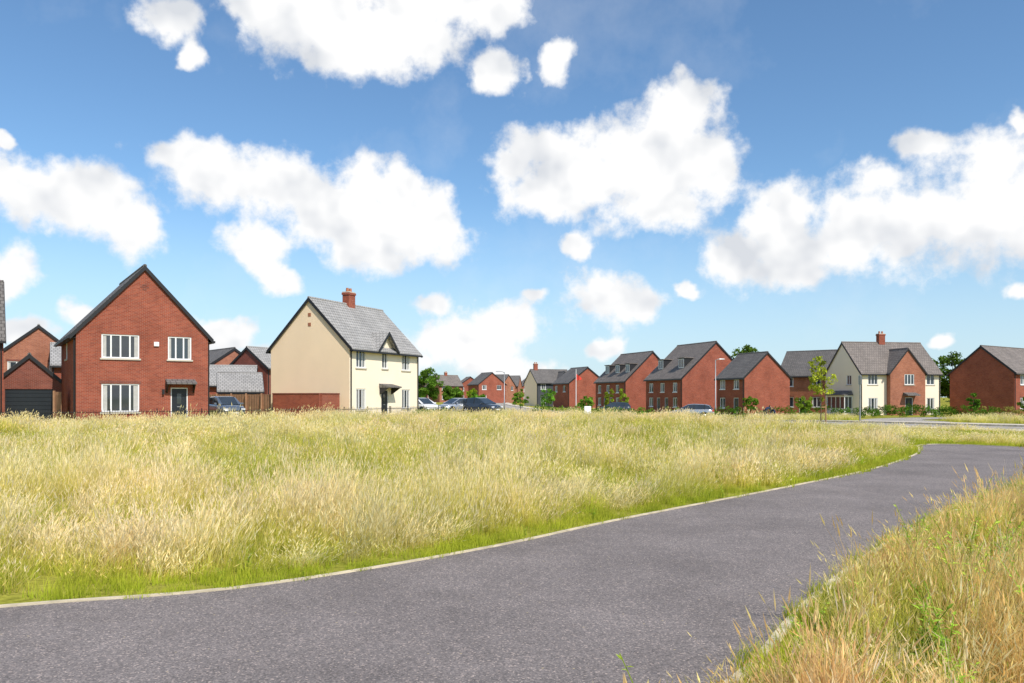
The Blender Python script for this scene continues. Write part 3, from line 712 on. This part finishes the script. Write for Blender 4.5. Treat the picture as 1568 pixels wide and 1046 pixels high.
# ------------------------------------------------------------------ trees and hedges
def leaves_np(centers, rads, nper, size, col, r, squash=.8):
    k = len(centers); n = k*nper
    ci = np.repeat(np.arange(k), nper)
    d = r.normal(size=(n, 3)); d /= np.linalg.norm(d, axis=1)[:, None]
    q = rads[ci]*r.uniform(.25, 1, n)**.5
    P = centers[ci]+d*q[:, None]*np.array((1, 1, squash))
    a = r.normal(size=(n, 3)); a /= np.linalg.norm(a, axis=1)[:, None]; b_ = np.cross(a, r.normal(size=(n, 3))); b_ /= np.linalg.norm(b_, axis=1)[:, None]
    s_ = size*r.uniform(.6, 1.3, n)[:, None]
    V = np.stack([P-a*s_, P-b_*s_*.5, P+a*s_, P+b_*s_*.5], 1).reshape(-1, 3)
    tint = np.repeat(r.uniform(.6, 1.35, k), nper)*r.uniform(.75, 1.25, n)
    C = np.repeat(np.array(col)[None, :]*tint[:, None], 4, 0)
    return V, C
def quads_obj(name, V, C, mat, parent=None):
    n = len(V)//4
    me = bpy.data.meshes.new(name)
    me.from_pydata(V.tolist(), [], [(4*i, 4*i+1, 4*i+2, 4*i+3) for i in range(n)])
    at = me.color_attributes.new('col', 'FLOAT_COLOR', 'POINT'); arr = np.ones((len(V), 4), np.float32); arr[:, :3] = C
    at.data.foreach_set('color', arr.ravel()); me.materials.append(mat)
    o = bpy.data.objects.new(name, me); scene.collection.objects.link(o); o.parent = parent; return o
def tree(name, x, y, H, R, z0, seed, nclump=40, nper=70, leaf=.12, col=(.07, .13, .02), trunk=.16, cl=.9, stake=False):
    r = np.random.default_rng(seed); e = empty(name, (x, y, float(g(x, y))))
    b = Buf(); zc = (z0+H)/2; hz = (H-z0)/2
    tp = [(r.normal(0, .03)*H*t*.3, r.normal(0, .03)*H*t*.3, H*.85*t) for t in np.linspace(0, 1, 7)]
    b.tube(tp, [trunk*(1-.85*t) for t in np.linspace(0, 1, 7)], 8)
    cs = []
    for i in range(nclump):
        d = r.normal(size=3); d /= np.linalg.norm(d); q = r.uniform(.35, 1)**.6*r.uniform(.8, 1.1)
        cs.append((d[0]*R*q, d[1]*R*q, zc+d[2]*hz*q*.9))
    cs = np.array(cs)
    for c in cs[:max(8, nclump//3)]:
        zb = max(z0*.8, c[2]-R*.7); t = min(zb/(H*.85), .98)*6; i = int(t)
        p = Vector(tp[i]).lerp(Vector(tp[min(i+1, 6)]), t-i); m_ = p.lerp(Vector(c), .5)+Vector((0, 0, -.08*R))
        b.tube([p, m_, c], [trunk*.38, trunk*.22, trunk*.06], 5)
    b.obj('trunk_and_limbs', M['bark'], e, uv=False, smooth=True)
    V, C = leaves_np(cs, np.full(nclump, R*.28*cl)*r.uniform(.7, 1.3, nclump), nper, leaf, col, r)
    quads_obj('foliage', V, C, M['leaf'], e)
    if stake:
        s_ = Buf(); s_.tube([(.25, 0, 0), (.25, 0, 1.2)], [.035, .035], 8); s_.box(0, .25, -.02, .02, 1.05, 1.1); s_.obj('stake', M['timber'], e)
    return e
tree('young_tree', 16.1, 41.5, 3.95, .8, 1.2, 5, 36, 26, .08, (.55, .60, .07), .035, .8, True)
tree('broadleaf_tree', 52, 178, 14, 5.5, 2, 6, 60, 90, .35, (.12, .2, .03))
tree('broadleaf_tree', 45, 180, 13, 5, 2, 16, 60, 90, .35, (.12, .2, .03))
tree('broadleaf_tree', 73, 132, 9.8, 4.2, 2, 7, 60, 90, .3, (.12, .2, .03))
tree('broadleaf_tree', 82, 138, 9.8, 4.5, 2, 17, 60, 90, .3, (.12, .2, .03))
tree('broadleaf_tree', 66, 130, 8.8, 3.5, 2, 27, 50, 90, .3, (.13, .21, .03))
tree('broadleaf_tree', -42, 72, 6.8, 2.2, 1.5, 8, 40, 80, .18, (.12, .2, .03))
tree('broadleaf_tree', -13.5, 125, 6.2, 2.3, .6, 9, 50, 90, .2, (.12, .22, .03))
tree('broadleaf_tree', -16.5, 128, 5, 2.2, .5, 19, 50, 90, .2, (.11, .19, .025))
tree('broadleaf_tree', -9.6, 128, 3.6, 1.8, .4, 29, 40, 90, .2, (.13, .24, .03))
for i, (x, y, H, R, c) in enumerate([(13.2, 108, 3.6, .8, (.3, .38, .04)), (15.0, 107, 3.4, .75, (.28, .36, .04)), (4.6, 100, 3.2, 1.2, (.14, .3, .03)), (1.2, 110, 3.0, 1.1, (.16, .3, .03)),
                                  (-6, 120, 3.2, .9, (.26, .34, .03)), (8.5, 92, 2.4, 1.0, (.15, .28, .03)), (27, 90, 2.6, .9, (.17, .3, .03)), (33, 90, 2.4, 1.0, (.26, .38, .04)), (51, 88, 2.7, .7, (.13, .26, .03)), (55.5, 86, 2.5, .8, (.2, .32, .04)), (-4, 92, 2.4, .9, (.13, .26, .03))]):
    tree('small_tree', x, y, H, R, .5, 40+i, 24, 50, .12, c, .05)
def hedge(name, pts, h, w, seed, col=(.09, .19, .02), leaf=.08, dens=14, nper=40):
    r = np.random.default_rng(seed); P = resample(np.array(pts, float), max(2, int(sum(math.dist(a, b_) for a, b_ in zip(pts[:-1], pts[1:]))*dens/2)))
    c = []
    for p in P:
        q = p+r.uniform(-w/2, w/2, 2); hh = h*(.75+.35*mn.noise(Vector((q[0]*.6, q[1]*.6, seed)))+.1*r.uniform())
        c.append((q[0], q[1], float(g(*q))+r.uniform(.15, 1)*hh))
    c = np.array(c); V, C = leaves_np(c, np.full(len(c), .32), nper, leaf, col, r)
    quads_obj(name, V, C, M['leaf'])
hedge('hedge', [(18, 92), (26, 88), (33.5, 84), (41, 86), (53, 87)], 1.25, 1.2, 1)
hedge('hedge', [(41, 93.2), (47, 94), (53, 95)], 1.2, .9, 2, (.06, .13, .015))
hedge('hedge', [(53, 90), (60, 88), (72, 88)], 1.2, 1.5, 3, (.3, .28, .07))
hedge('hedge', [(44, 66), (52, 68), (64, 70)], 1.0, 2.0, 33, (.38, .30, .10))
hedge('hedge', [(2, 88), (9, 90), (16, 92)], 1.1, 1.0, 4, (.13, .24, .03))
hedge('hedge', [(-7.2, 58), (-5.2, 63)], .7, .6, 5, (.13, .24, .03))
r = np.random.default_rng(99); cs = []
for i in range(900):
    a = r.uniform(-.62, .75); dd = r.uniform(300, 420); x_ = dd*math.sin(a); y_ = dd*math.cos(a)
    hh = 7.5+3.5*mn.noise(Vector((a*14, 2, 0)))+1.5*mn.noise(Vector((a*60, 7, 0)))
    cs.append((x_, y_, -.6+r.uniform(.1, .95)*hh))
V, C = leaves_np(np.array(cs), np.full(900, 2.6), 34, .8, (.12, .18, .06), r)
quads_obj('distant_trees', V, C, M['leaf'])

# ------------------------------------------------------------------ cars
def paint(name, c, metal=.3):
    m = simple(name, c, .25, .02, 2, metal=metal, spec=.6)
    p = [n for n in m.node_tree.nodes if n.type == 'BSDF_PRINCIPLED'][0]; p.inputs['Coat Weight'].default_value = .8; return m
M['c_dark'] = paint('dark_car_paint', (.05, .06, .075)); M['c_silver'] = paint('silver_car_paint', (.45, .47, .5), .5); M['c_white'] = paint('white_car_paint', (.8, .8, .8), 0)
M['c_blue'] = paint('blue_grey_car_paint', (.12, .15, .19)); M['lamp'] = simple('headlamp', (.75, .77, .8), .1, .02, spec=.9); M['red'] = simple('tail_lamp', (.5, .02, .02), .2, .05)
M['tyre'] = simple('tyre_rubber', (.02, .02, .02), .9, .1); M['alloy'] = simple('alloy_wheel', (.5, .5, .52), .3, .03, metal=.8)
def car(x, y, rz, mat, suv=0.0, name='parked_car', sc=1.0):
    e = empty(name, (x, y, float(g(x, y))+.04), math.radians(rz)); e.scale = (sc, sc, sc)
    k = 1+suv*.12; W = .88
    st = [(-2.08, .7, .86, .42), (-2.0, .98, .94, .5), (-1.55, 1.0, .99, .28), (-.6, .98, 1, .24), (.5, .97, 1, .24), (1.05, .95, .99, .25), (1.5, .87, .97, .26), (1.9, .76, .9, .3), (2.08, .6, .78, .42)]
    b = Buf(); rings = []
    for (X_, zt, wf, zb) in st:
        zt *= k; w_ = W*wf
        half = [(0, zb), (w_*.8, zb), (w_*.97, zb+.06), (w_, (zb+zt)/2), (w_*.98, zt-.09), (w_*.9, zt-.02), (w_*.55, zt+.015), (0, zt+.025)]
        ring = half+[(-a, z) for a, z in half[-2:0:-1]]
        i = len(b.v); b.v += [(X_, a, z) for a, z in ring]; rings.append((i, len(ring)))
    for (i, n), (j, _) in zip(rings[:-1], rings[1:]):
        for q in range(n): b.f.append((i+q, i+(q+1) % n, j+(q+1) % n, j+q))
    b.f.append(tuple(rings[0][0]+q for q in reversed(range(rings[0][1])))); b.f.append(tuple(rings[-1][0]+q for q in range(rings[-1][1])))
    b.obj('body', mat, e, uv=False, smooth=True)
    cst = [(-2.0, .98), (-1.72, 1.36), (-1.3, 1.45), (-.3, 1.49), (.25, 1.45), (1.2, .96)]
    gl = Buf(); rf = Buf(); pts = []
    for (X_, zt) in cst:
        zt *= k; zb = .93*k; f_ = (zt-zb)/(1.49*k-zb)
        pts.append([(X_, -.80, zb), (X_, -.80+.17*f_, zt-.05*f_), (X_, -.55, zt), (X_, .55, zt), (X_, .80-.17*f_, zt-.05*f_), (X_, .80, zb)])
    for i in range(len(pts)-1):
        A, Bq = pts[i], pts[i+1]; roofseg = i in (1, 2, 3)
        for q in range(5):
            face = [A[q], Bq[q], Bq[q+1], A[q+1]]
            (rf if (roofseg and q in (1, 2, 3)) or (i == 0 and q in (1, 3)) or (i == 4 and q in (1, 3)) else gl).poly(face)
    gl.obj('windows', M['glass'], e, uv=False); rf.obj('roof', mat, e, uv=False)
    pl = Buf()
    for X_ in (-.35, -1.35):
        for s_ in (-1, 1):
            pl.hexa([(X_, s_*.812, .93*k), (X_+.09, s_*.812, .93*k), (X_+.09, s_*.79, .93*k), (X_, s_*.79, .93*k)], [(X_, s_*.648, 1.43*k), (X_+.07, s_*.648, 1.43*k), (X_+.07, s_*.62, 1.43*k), (X_, s_*.62, 1.43*k)])
    pl.obj('pillars', M['black'], e, uv=False)
    ty = Buf(); al = Buf(); ar = Buf()
    for X_ in (-1.28, 1.32):
        for s_ in (-1, 1):
            ty.tube([(X_, s_*.70, .32), (X_, s_*.885, .32)], [.32, .32], 20); al.tube([(X_, s_*.886, .32), (X_, s_*.9, .32)], [.2, .18], 12)
            ar.tube([(X_, s_*.60, .36), (X_, s_*.878, .36)], [.38, .38], 20)
    ty.obj('tyres', M['tyre'], e, uv=False); al.obj('wheels', M['alloy'], e, uv=False); ar.obj('wheel_arches', M['black'], e, uv=False)
    L_ = Buf(); T_ = Buf(); G_ = Buf(); Pn = Buf(); Mi = Buf()
    for s_ in (-1, 1):
        a, c = sorted((s_*.45, s_*.76)); L_.box(1.86, 2.04, a, c, .6*k, .71*k); T_.box(-2.09, -1.9, a, c, .72*k, .92*k)
        a, c = sorted((s_*.84, s_*1.02)); Mi.box(.75, .9, a, c, .95*k, 1.07*k)
    G_.box(1.98, 2.11, -.5, .5, .34, .56*k); Pn.box(2.112, 2.12, -.26, .26, .42, .53); Pn.box(-2.115, -2.1, -.26, .26, .6, .71)
    L_.obj('headlamps', M['lamp'], e, bevel=.02); T_.obj('tail_lamps', M['red'], e, bevel=.02); G_.obj('grille', M['black'], e, bevel=.02); Pn.obj('number_plates', M['white'], e); Mi.obj('mirrors', mat, e, bevel=.03)
    return e
car(-20.3, 56.3, -52, M['c_blue'], .7)
car(-8.2, 72, -50, M['c_white'])
car(-5.3, 77, 225, M['c_silver'])
car(-2.9, 76, -40, M['c_dark'], .5)
car(17.6, 78, 160, M['c_silver'])
car(12.6, 98, 170, M['c_dark'], .3)

# ------------------------------------------------------------------ street furniture
def lamp_post(x, y, H, rz=0, arm=1.0, name='street_lamp'):
    e = empty(name, (x, y, float(g(x, y))), rz); b = Buf()
    b.tube([(0, 0, 0), (0, 0, 1.2), (0, 0, 1.25), (0, 0, H)], [.09, .085, .06, .045], 10)
    b.tube([(0, 0, H-.1), (arm*.4, 0, H+.05), (arm, 0, H+.1)], [.04, .035, .03], 8); b.obj('pole', M['metal'], e, uv=False, smooth=True)
    h = Buf(); h.hexa([(arm-.1, -.12, H+.04), (arm+.55, -.1, H+.06), (arm+.55, .1, H+.06), (arm-.1, .12, H+.04)], [(arm-.1, -.07, H+.15), (arm+.5, -.06, H+.13), (arm+.5, .06, H+.13), (arm-.1, .07, H+.15)])
    h.obj('lantern', M['metal'], e, uv=False, bevel=.02)
    l = Buf(); l.box(arm+.05, arm+.45, -.07, .07, H+.03, H+.045); l.obj('lens', M['lamp'], e)
lamp_post(23.0, 90, 6.4, math.radians(0), .5)
lamp_post(-1, 104, 5.0, math.radians(180), .6)
e = empty('sign_post', (18.0, 41.2, 0)); b = Buf(); b.tube([(0, 0, 0), (0, 0, 2.75)], [.038, .038], 10); b.obj('post', M['metal'], e)
b = Buf(); b.box(-.02, .02, -.15, .15, 2.25, 2.7); b.obj('sign_plate', M['metal'], e, bevel=.01)
fx, fy = 7.4, 92
e = empty('flagpole', (fx, fy, float(g(fx, fy)))); b = Buf(); b.tube([(0, 0, 0), (0, 0, 5.3)], [.05, .03], 10); b.obj('pole', M['white'], e)
b = Buf()
for i in range(6):
    a0, a1 = i*.1, (i+1)*.1
    y0, y1 = .06*math.sin(i*1.4), .06*math.sin((i+1)*1.4)
    b.poly([(.04+a0, y0, 4.0+a0*.1), (.04+a1, y1, 4.0+a1*.1), (.04+a1, y1, 4.75-a1*.8), (.04+a0, y0, 4.75-a0*.8)])
M['flag'] = simple('red_flag', (.6, .05, .03), .7, .1); b.obj('flag', M['flag'], e)
e = empty('low_sign_board', (7.6, 80, float(g(7.6, 80))), .2)
b = Buf(); b.box(-.35, .35, -.05, .05, .35, 1.15); b.obj('board', M['white'], e, bevel=.02)
b = Buf(); b.box(-.3, -.24, -.04, .04, 0, .35); b.box(.24, .3, -.04, .04, 0, .35); b.obj('legs', M['metal'], e)

# ------------------------------------------------------------------ people (stooping beside the verge)
def person(x, y, rz, top, legs, crouch=False):
    e = empty('person', (x, y, float(g(x, y))), math.radians(rz))
    if crouch:
        J = dict(pel=(0, 0, .42), sp=(.1, 0, .62), ch=(.24, 0, .82), nk=(.34, 0, .95), hd=(.4, 0, 1.04))
        kn, an, to = (.36, .13, .48), (.1, .13, .08), (.28, .14, .04); sh, el, ha = (.25, .19, .88), (.42, .22, .62), (.6, .16, .42)
    else:
        J = dict(pel=(0, 0, .86), sp=(.14, 0, 1.0), ch=(.34, 0, 1.13), nk=(.47, 0, 1.2), hd=(.56, 0, 1.24))
        kn, an, to = (.07, .12, .47), (-.02, .12, .08), (.16, .13, .04); sh, el, ha = (.37, .2, 1.12), (.46, .23, .85), (.58, .18, .62)
    def skin(nm, pts, edges, rad, mat):
        me = bpy.data.meshes.new(nm); me.from_pydata(pts, edges, []); o = bpy.data.objects.new(nm, me); scene.collection.objects.link(o); o.parent = e
        o.modifiers.new('skin', 'SKIN'); sv = me.skin_vertices[0].data if me.skin_vertices else None
        if sv is None:
            import bmesh
            bm = bmesh.new(); bm.from_mesh(me); bm.verts.layers.skin.verify(); bm.to_mesh(me); bm.free(); sv = me.skin_vertices[0].data
        for i, q in enumerate(rad): sv[i].radius = (q, q)
        sv[0].use_root = True
        s_ = o.modifiers.new('sub', 'SUBSURF'); s_.levels = 2; s_.render_levels = 2
        me.materials.append(mat)
    f = lambda p, s_: (p[0], p[1]*s_, p[2])
    skin('torso_and_arms', [J['pel'], J['sp'], J['ch'], J['nk'], f(sh, 1), f(el, 1), f(ha, 1), f(sh, -1), f(el, -1), f(ha, -1)],
         [(0, 1), (1, 2), (2, 3), (2, 4), (4, 5), (5, 6), (2, 7), (7, 8), (8, 9)], [.15, .14, .15, .06, .075, .055, .04, .075, .055, .04], top)
    hp = (J['pel'][0], .09, J['pel'][2]-.04)
    skin('legs', [J['pel'], f(hp, 1), f(kn, 1), f(an, 1), f(to, 1), f(hp, -1), f(kn, -1), f(an, -1), f(to, -1)],
         [(0, 1), (1, 2), (2, 3), (3, 4), (0, 5), (5, 6), (6, 7), (7, 8)], [.14, .1, .075, .05, .035, .1, .075, .05, .035], legs)
    hb = Buf()
    for s_ in (1, -1):
        hx, hy, hz_ = f(ha, s_); hb.tube([(hx, hy, hz_), (hx+.05, hy, hz_-.07)], [.035, .04], 8)
        for k in range(4): hb.tube([(hx+.05, hy-.03+.02*k, hz_-.07), (hx+.08, hy-.03+.02*k, hz_-.12-.008*(k % 3)), (hx+.075, hy-.03+.02*k, hz_-.15)], [.01, .009, .007], 6)
        hb.tube([(hx+.02, hy-.035*s_, hz_-.03), (hx+.05, hy-.07*s_, hz_-.07)], [.012, .009], 6)
    hb.obj('hands', M['skin'], e, uv=False, smooth=True)
    for nm, c, rr, m_ in (('head', J['hd'], (.10, .08, .12), M['skin']), ('hair', (J['hd'][0]-.025, 0, J['hd'][2]+.03), (.10, .088, .11), M['hair'])):
        bpy.ops.mesh.primitive_uv_sphere_add(segments=16, ring_count=10, radius=1); o = bpy.context.object; o.name = nm; o.scale = rr; o.location = c; o.parent = e
        o.data.materials.append(m_)
        for p in o.data.polygons: p.use_smooth = True
    nb = Buf(); hx, _, hz_ = J['hd']; nb.hexa([(hx+.09, -.015, hz_-.03), (hx+.125, -.012, hz_-.03), (hx+.125, .012, hz_-.03), (hx+.09, .015, hz_-.03)], [(hx+.09, -.008, hz_+.02), (hx+.1, -.006, hz_+.02), (hx+.1, .006, hz_+.02), (hx+.09, .008, hz_+.02)]); nb.obj('nose', M['skin'], e)
M['skin'] = simple('skin', (.5, .3, .2), .6, .05); M['hair'] = simple('hair', (.04, .025, .015), .7, .1)
M['navy'] = simple('navy_jacket', (.02, .035, .08), .8, .1); M['jeans'] = simple('dark_trousers', (.03, .035, .05), .8, .1)
person(25.6, 80.5, 20, M['navy'], M['jeans']); person(26.8, 81, 200, M['navy'], M['jeans'], True)

# ------------------------------------------------------------------ sun, sky, camera
elev = math.radians(48); hd = Vector((.6, -.8)).normalized()
sdir = Vector((hd.x*math.cos(elev), hd.y*math.cos(elev), math.sin(elev)))
sl = bpy.data.lights.new('sun', 'SUN'); sl.energy = 5; sl.angle = math.radians(.5); sl.color = (1, .94, .84)
so = bpy.data.objects.new('sun', sl); scene.collection.objects.link(so); so.rotation_euler = sdir.to_track_quat('Z', 'Y').to_euler(); so.location = (30, -40, 60)

STR = .15
w = bpy.data.worlds.new('World'); scene.world = w; w.use_nodes = True; nt = w.node_tree
try: w.cycles.sampling_method = 'NONE'
except Exception as ex: print(ex)
for n in list(nt.nodes): nt.nodes.remove(n)
wo = nt.nodes.new('ShaderNodeOutputWorld'); bg = nt.nodes.new('ShaderNodeBackground'); bg.inputs['Strength'].default_value = STR
sky = nt.nodes.new('ShaderNodeTexSky'); sky.sky_type = 'NISHITA'; sky.sun_disc = False; sky.sun_elevation = elev; sky.sun_rotation = math.atan2(hd.x, hd.y)
sky.altitude = 50; sky.air_density = 1.0; sky.dust_density = .3; sky.ozone_density = 1.6
L = nt.links.new
tc = nt.nodes.new('ShaderNodeTexCoord'); sx = nt.nodes.new('ShaderNodeSeparateXYZ'); L(tc.outputs['Generated'], sx.inputs[0])
def mth(op, a, b_=None, c=None, clamp=False):
    n = nt.nodes.new('ShaderNodeMath'); n.operation = op; n.use_clamp = clamp
    for i, q in enumerate((a, b_, c)):
        if q is None: continue
        if isinstance(q, (int, float)): n.inputs[i].default_value = q
        else: L(q, n.inputs[i])
    return n.outputs[0]
def noise(vec, sc, det, rough=.55):
    n = nt.nodes.new('ShaderNodeTexNoise'); n.inputs['Scale'].default_value = sc; n.inputs['Detail'].default_value = det; n.inputs['Roughness'].default_value = rough
    L(vec, n.inputs['Vector']); return n
def vm(op, a, b_=None, c=None):
    n = nt.nodes.new('ShaderNodeVectorMath'); n.operation = op
    for i, q in enumerate((a, b_, c)):
        if q is None: continue
        if isinstance(q, tuple): n.inputs[i].default_value = q
        else: L(q, n.inputs[i])
    return n.outputs[0] if op != 'LENGTH' else n.outputs['Value']
G = tc.outputs['Generated']
az = mth('ARCTAN2', sx.outputs[0], sx.outputs[1]); el = mth('ARCSINE', sx.outputs[2])
cp = nt.nodes.new('ShaderNodeCombineXYZ'); L(az, cp.inputs[0]); L(el, cp.inputs[1])
nw = noise(G, 14, 4)
va = vm('ADD', cp.outputs[0], vm('MULTIPLY_ADD', nw.outputs['Color'], (.06, .05, 0), (-.03, -.025, 0)))
raw = [(430,15,95,80),(520,40,110,82),(620,35,115,74),(710,0,110,60),(560,85,65,45),(762,108,36,38),(255,25,55,36),(295,85,22,30),(850,90,28,44),
 (40,285,92,58),(120,310,100,64),(205,358,68,46),(15,212,22,12),(290,240,80,32),(335,270,85,54),(430,285,105,56),(520,325,118,70),(605,350,108,68),(580,285,68,54),(662,345,50,62),(400,378,60,42),(428,432,42,28),
 (800,238,68,48),(850,280,84,56),(930,265,104,70),(1000,250,108,88),(1042,185,62,62),(1065,255,58,72),(1005,310,92,50),(890,374,26,18),
 (1130,388,78,56),(1190,345,74,72),(1205,392,72,52),(1330,345,98,88),(1420,335,118,100),(1530,320,125,115),(1650,330,120,115),(1405,228,50,26),(1345,268,46,32),
 (915,452,66,40),(965,474,46,25),(1042,447,22,10),(1552,448,28,18),(1568,178,20,16),
 (655,466,38,24),(735,515,98,46),(680,530,72,42),(800,492,42,36),(765,565,88,28),(820,457,26,13),(925,535,30,20),
 (10,430,52,50),(340,512,54,25),(365,548,72,25),(130,485,50,21),(35,505,60,24),(1440,520,26,14)]
dmin = None
for (a, b_, rw, rh) in raw:
    u, v = (a-784)/1220, (608-b_)/1220; A = math.atan(u); E = math.atan(v*math.cos(A))
    ra = rw/1220*math.cos(A)**2; re = rh/1220*math.cos(A)*math.cos(E)**2
    ln = vm('LENGTH', vm('MULTIPLY_ADD', va, (1/ra, 1/re, 0), (-A/ra, -E/re, 0)))
    dmin = ln if dmin is None else mth('SMOOTH_MIN', dmin, ln, .4)
fmax = mth('SUBTRACT', 1.0, dmin)
ng = noise(G, 3.2, 2)
gen = mth('MULTIPLY_ADD', ng.outputs['Fac'], 5.0, -2.9)
msk = mth('GREATER_THAN', mth('ABSOLUTE', az), .78)
fmax = mth('MAXIMUM', fmax, mth('ADD', gen, mth('MULTIPLY_ADD', msk, 6, -6)))
fmax = mth('MINIMUM', fmax, .9)
nd = noise(G, 18, 9, .6)
nd2 = noise(vm('ADD', G, (.008, -.005, .024)), 12, 3, .5)
nd1 = noise(G, 12, 3, .5)
dens = mth('ADD', fmax, mth('MULTIPLY_ADD', nd.outputs['Fac'], 2.2, -1.06))
mr = nt.nodes.new('ShaderNodeMapRange'); mr.interpolation_type = 'SMOOTHSTEP'; L(dens, mr.inputs['Value']); mr.inputs['From Min'].default_value = -.12; mr.inputs['From Max'].default_value = .48
nwz = noise(G, 5, 6, .62)
mw = nt.nodes.new('ShaderNodeMapRange'); L(nwz.outputs['Fac'], mw.inputs['Value']); mw.inputs['From Min'].default_value = .52; mw.inputs['From Max'].default_value = .8; mw.inputs['To Max'].default_value = .2
alpha = mth('MAXIMUM', mr.outputs[0], mw.outputs[0])
# billow relief: sun side bright, thick undersides a touch greyer
rel = mth('SUBTRACT', nd2.outputs['Fac'], nd1.outputs['Fac'])
shade = mth('ADD', mth('MULTIPLY_ADD', rel, -1.8, .70), mth('MULTIPLY', noise(G, 6, 2).outputs['Fac'], .45))
cr_ = nt.nodes.new('ShaderNodeValToRGB'); cr_.color_ramp.elements[0].position = .5; cr_.color_ramp.elements[0].color = (.70, .73, .78, 1); cr_.color_ramp.elements[1].position = .93; cr_.color_ramp.elements[1].color = (1, 1, 1, 1)
L(shade, cr_.inputs['Fac'])
cs_ = nt.nodes.new('ShaderNodeVectorMath'); cs_.operation = 'SCALE'; L(cr_.outputs[0], cs_.inputs[0]); cs_.inputs['Scale'].default_value = 1.02/STR
hz = nt.nodes.new('ShaderNodeMapRange'); hz.interpolation_type = 'SMOOTHSTEP'; L(el, hz.inputs['Value']); hz.inputs['From Min'].default_value = .26; hz.inputs['From Max'].default_value = -.05; hz.inputs['To Max'].default_value = .85
tint = vm('MULTIPLY', sky.outputs[0], (.74, .93, 1.04))
mh = nt.nodes.new('ShaderNodeMix'); mh.data_type = 'RGBA'; L(hz.outputs[0], mh.inputs[0]); L(tint, mh.inputs[6]); mh.inputs[7].default_value = (.60/STR, .76/STR, .90/STR, 1)
mx = nt.nodes.new('ShaderNodeMix'); mx.data_type = 'RGBA'; L(alpha, mx.inputs[0]); L(mh.outputs[2], mx.inputs[6]); L(cs_.outputs[0], mx.inputs[7])
L(mx.outputs[2], bg.inputs['Color']); L(bg.outputs[0], wo.inputs[0])

cam = bpy.data.cameras.new('camera'); co = bpy.data.objects.new('camera', cam); scene.collection.objects.link(co)
co.location = (0, 0, 1.6); co.rotation_euler = (math.radians(90), 0, 0); cam.lens = 28; cam.sensor_width = 36; cam.shift_y = 85/1568
cam.clip_start = .1; cam.clip_end = 6000; scene.camera = co
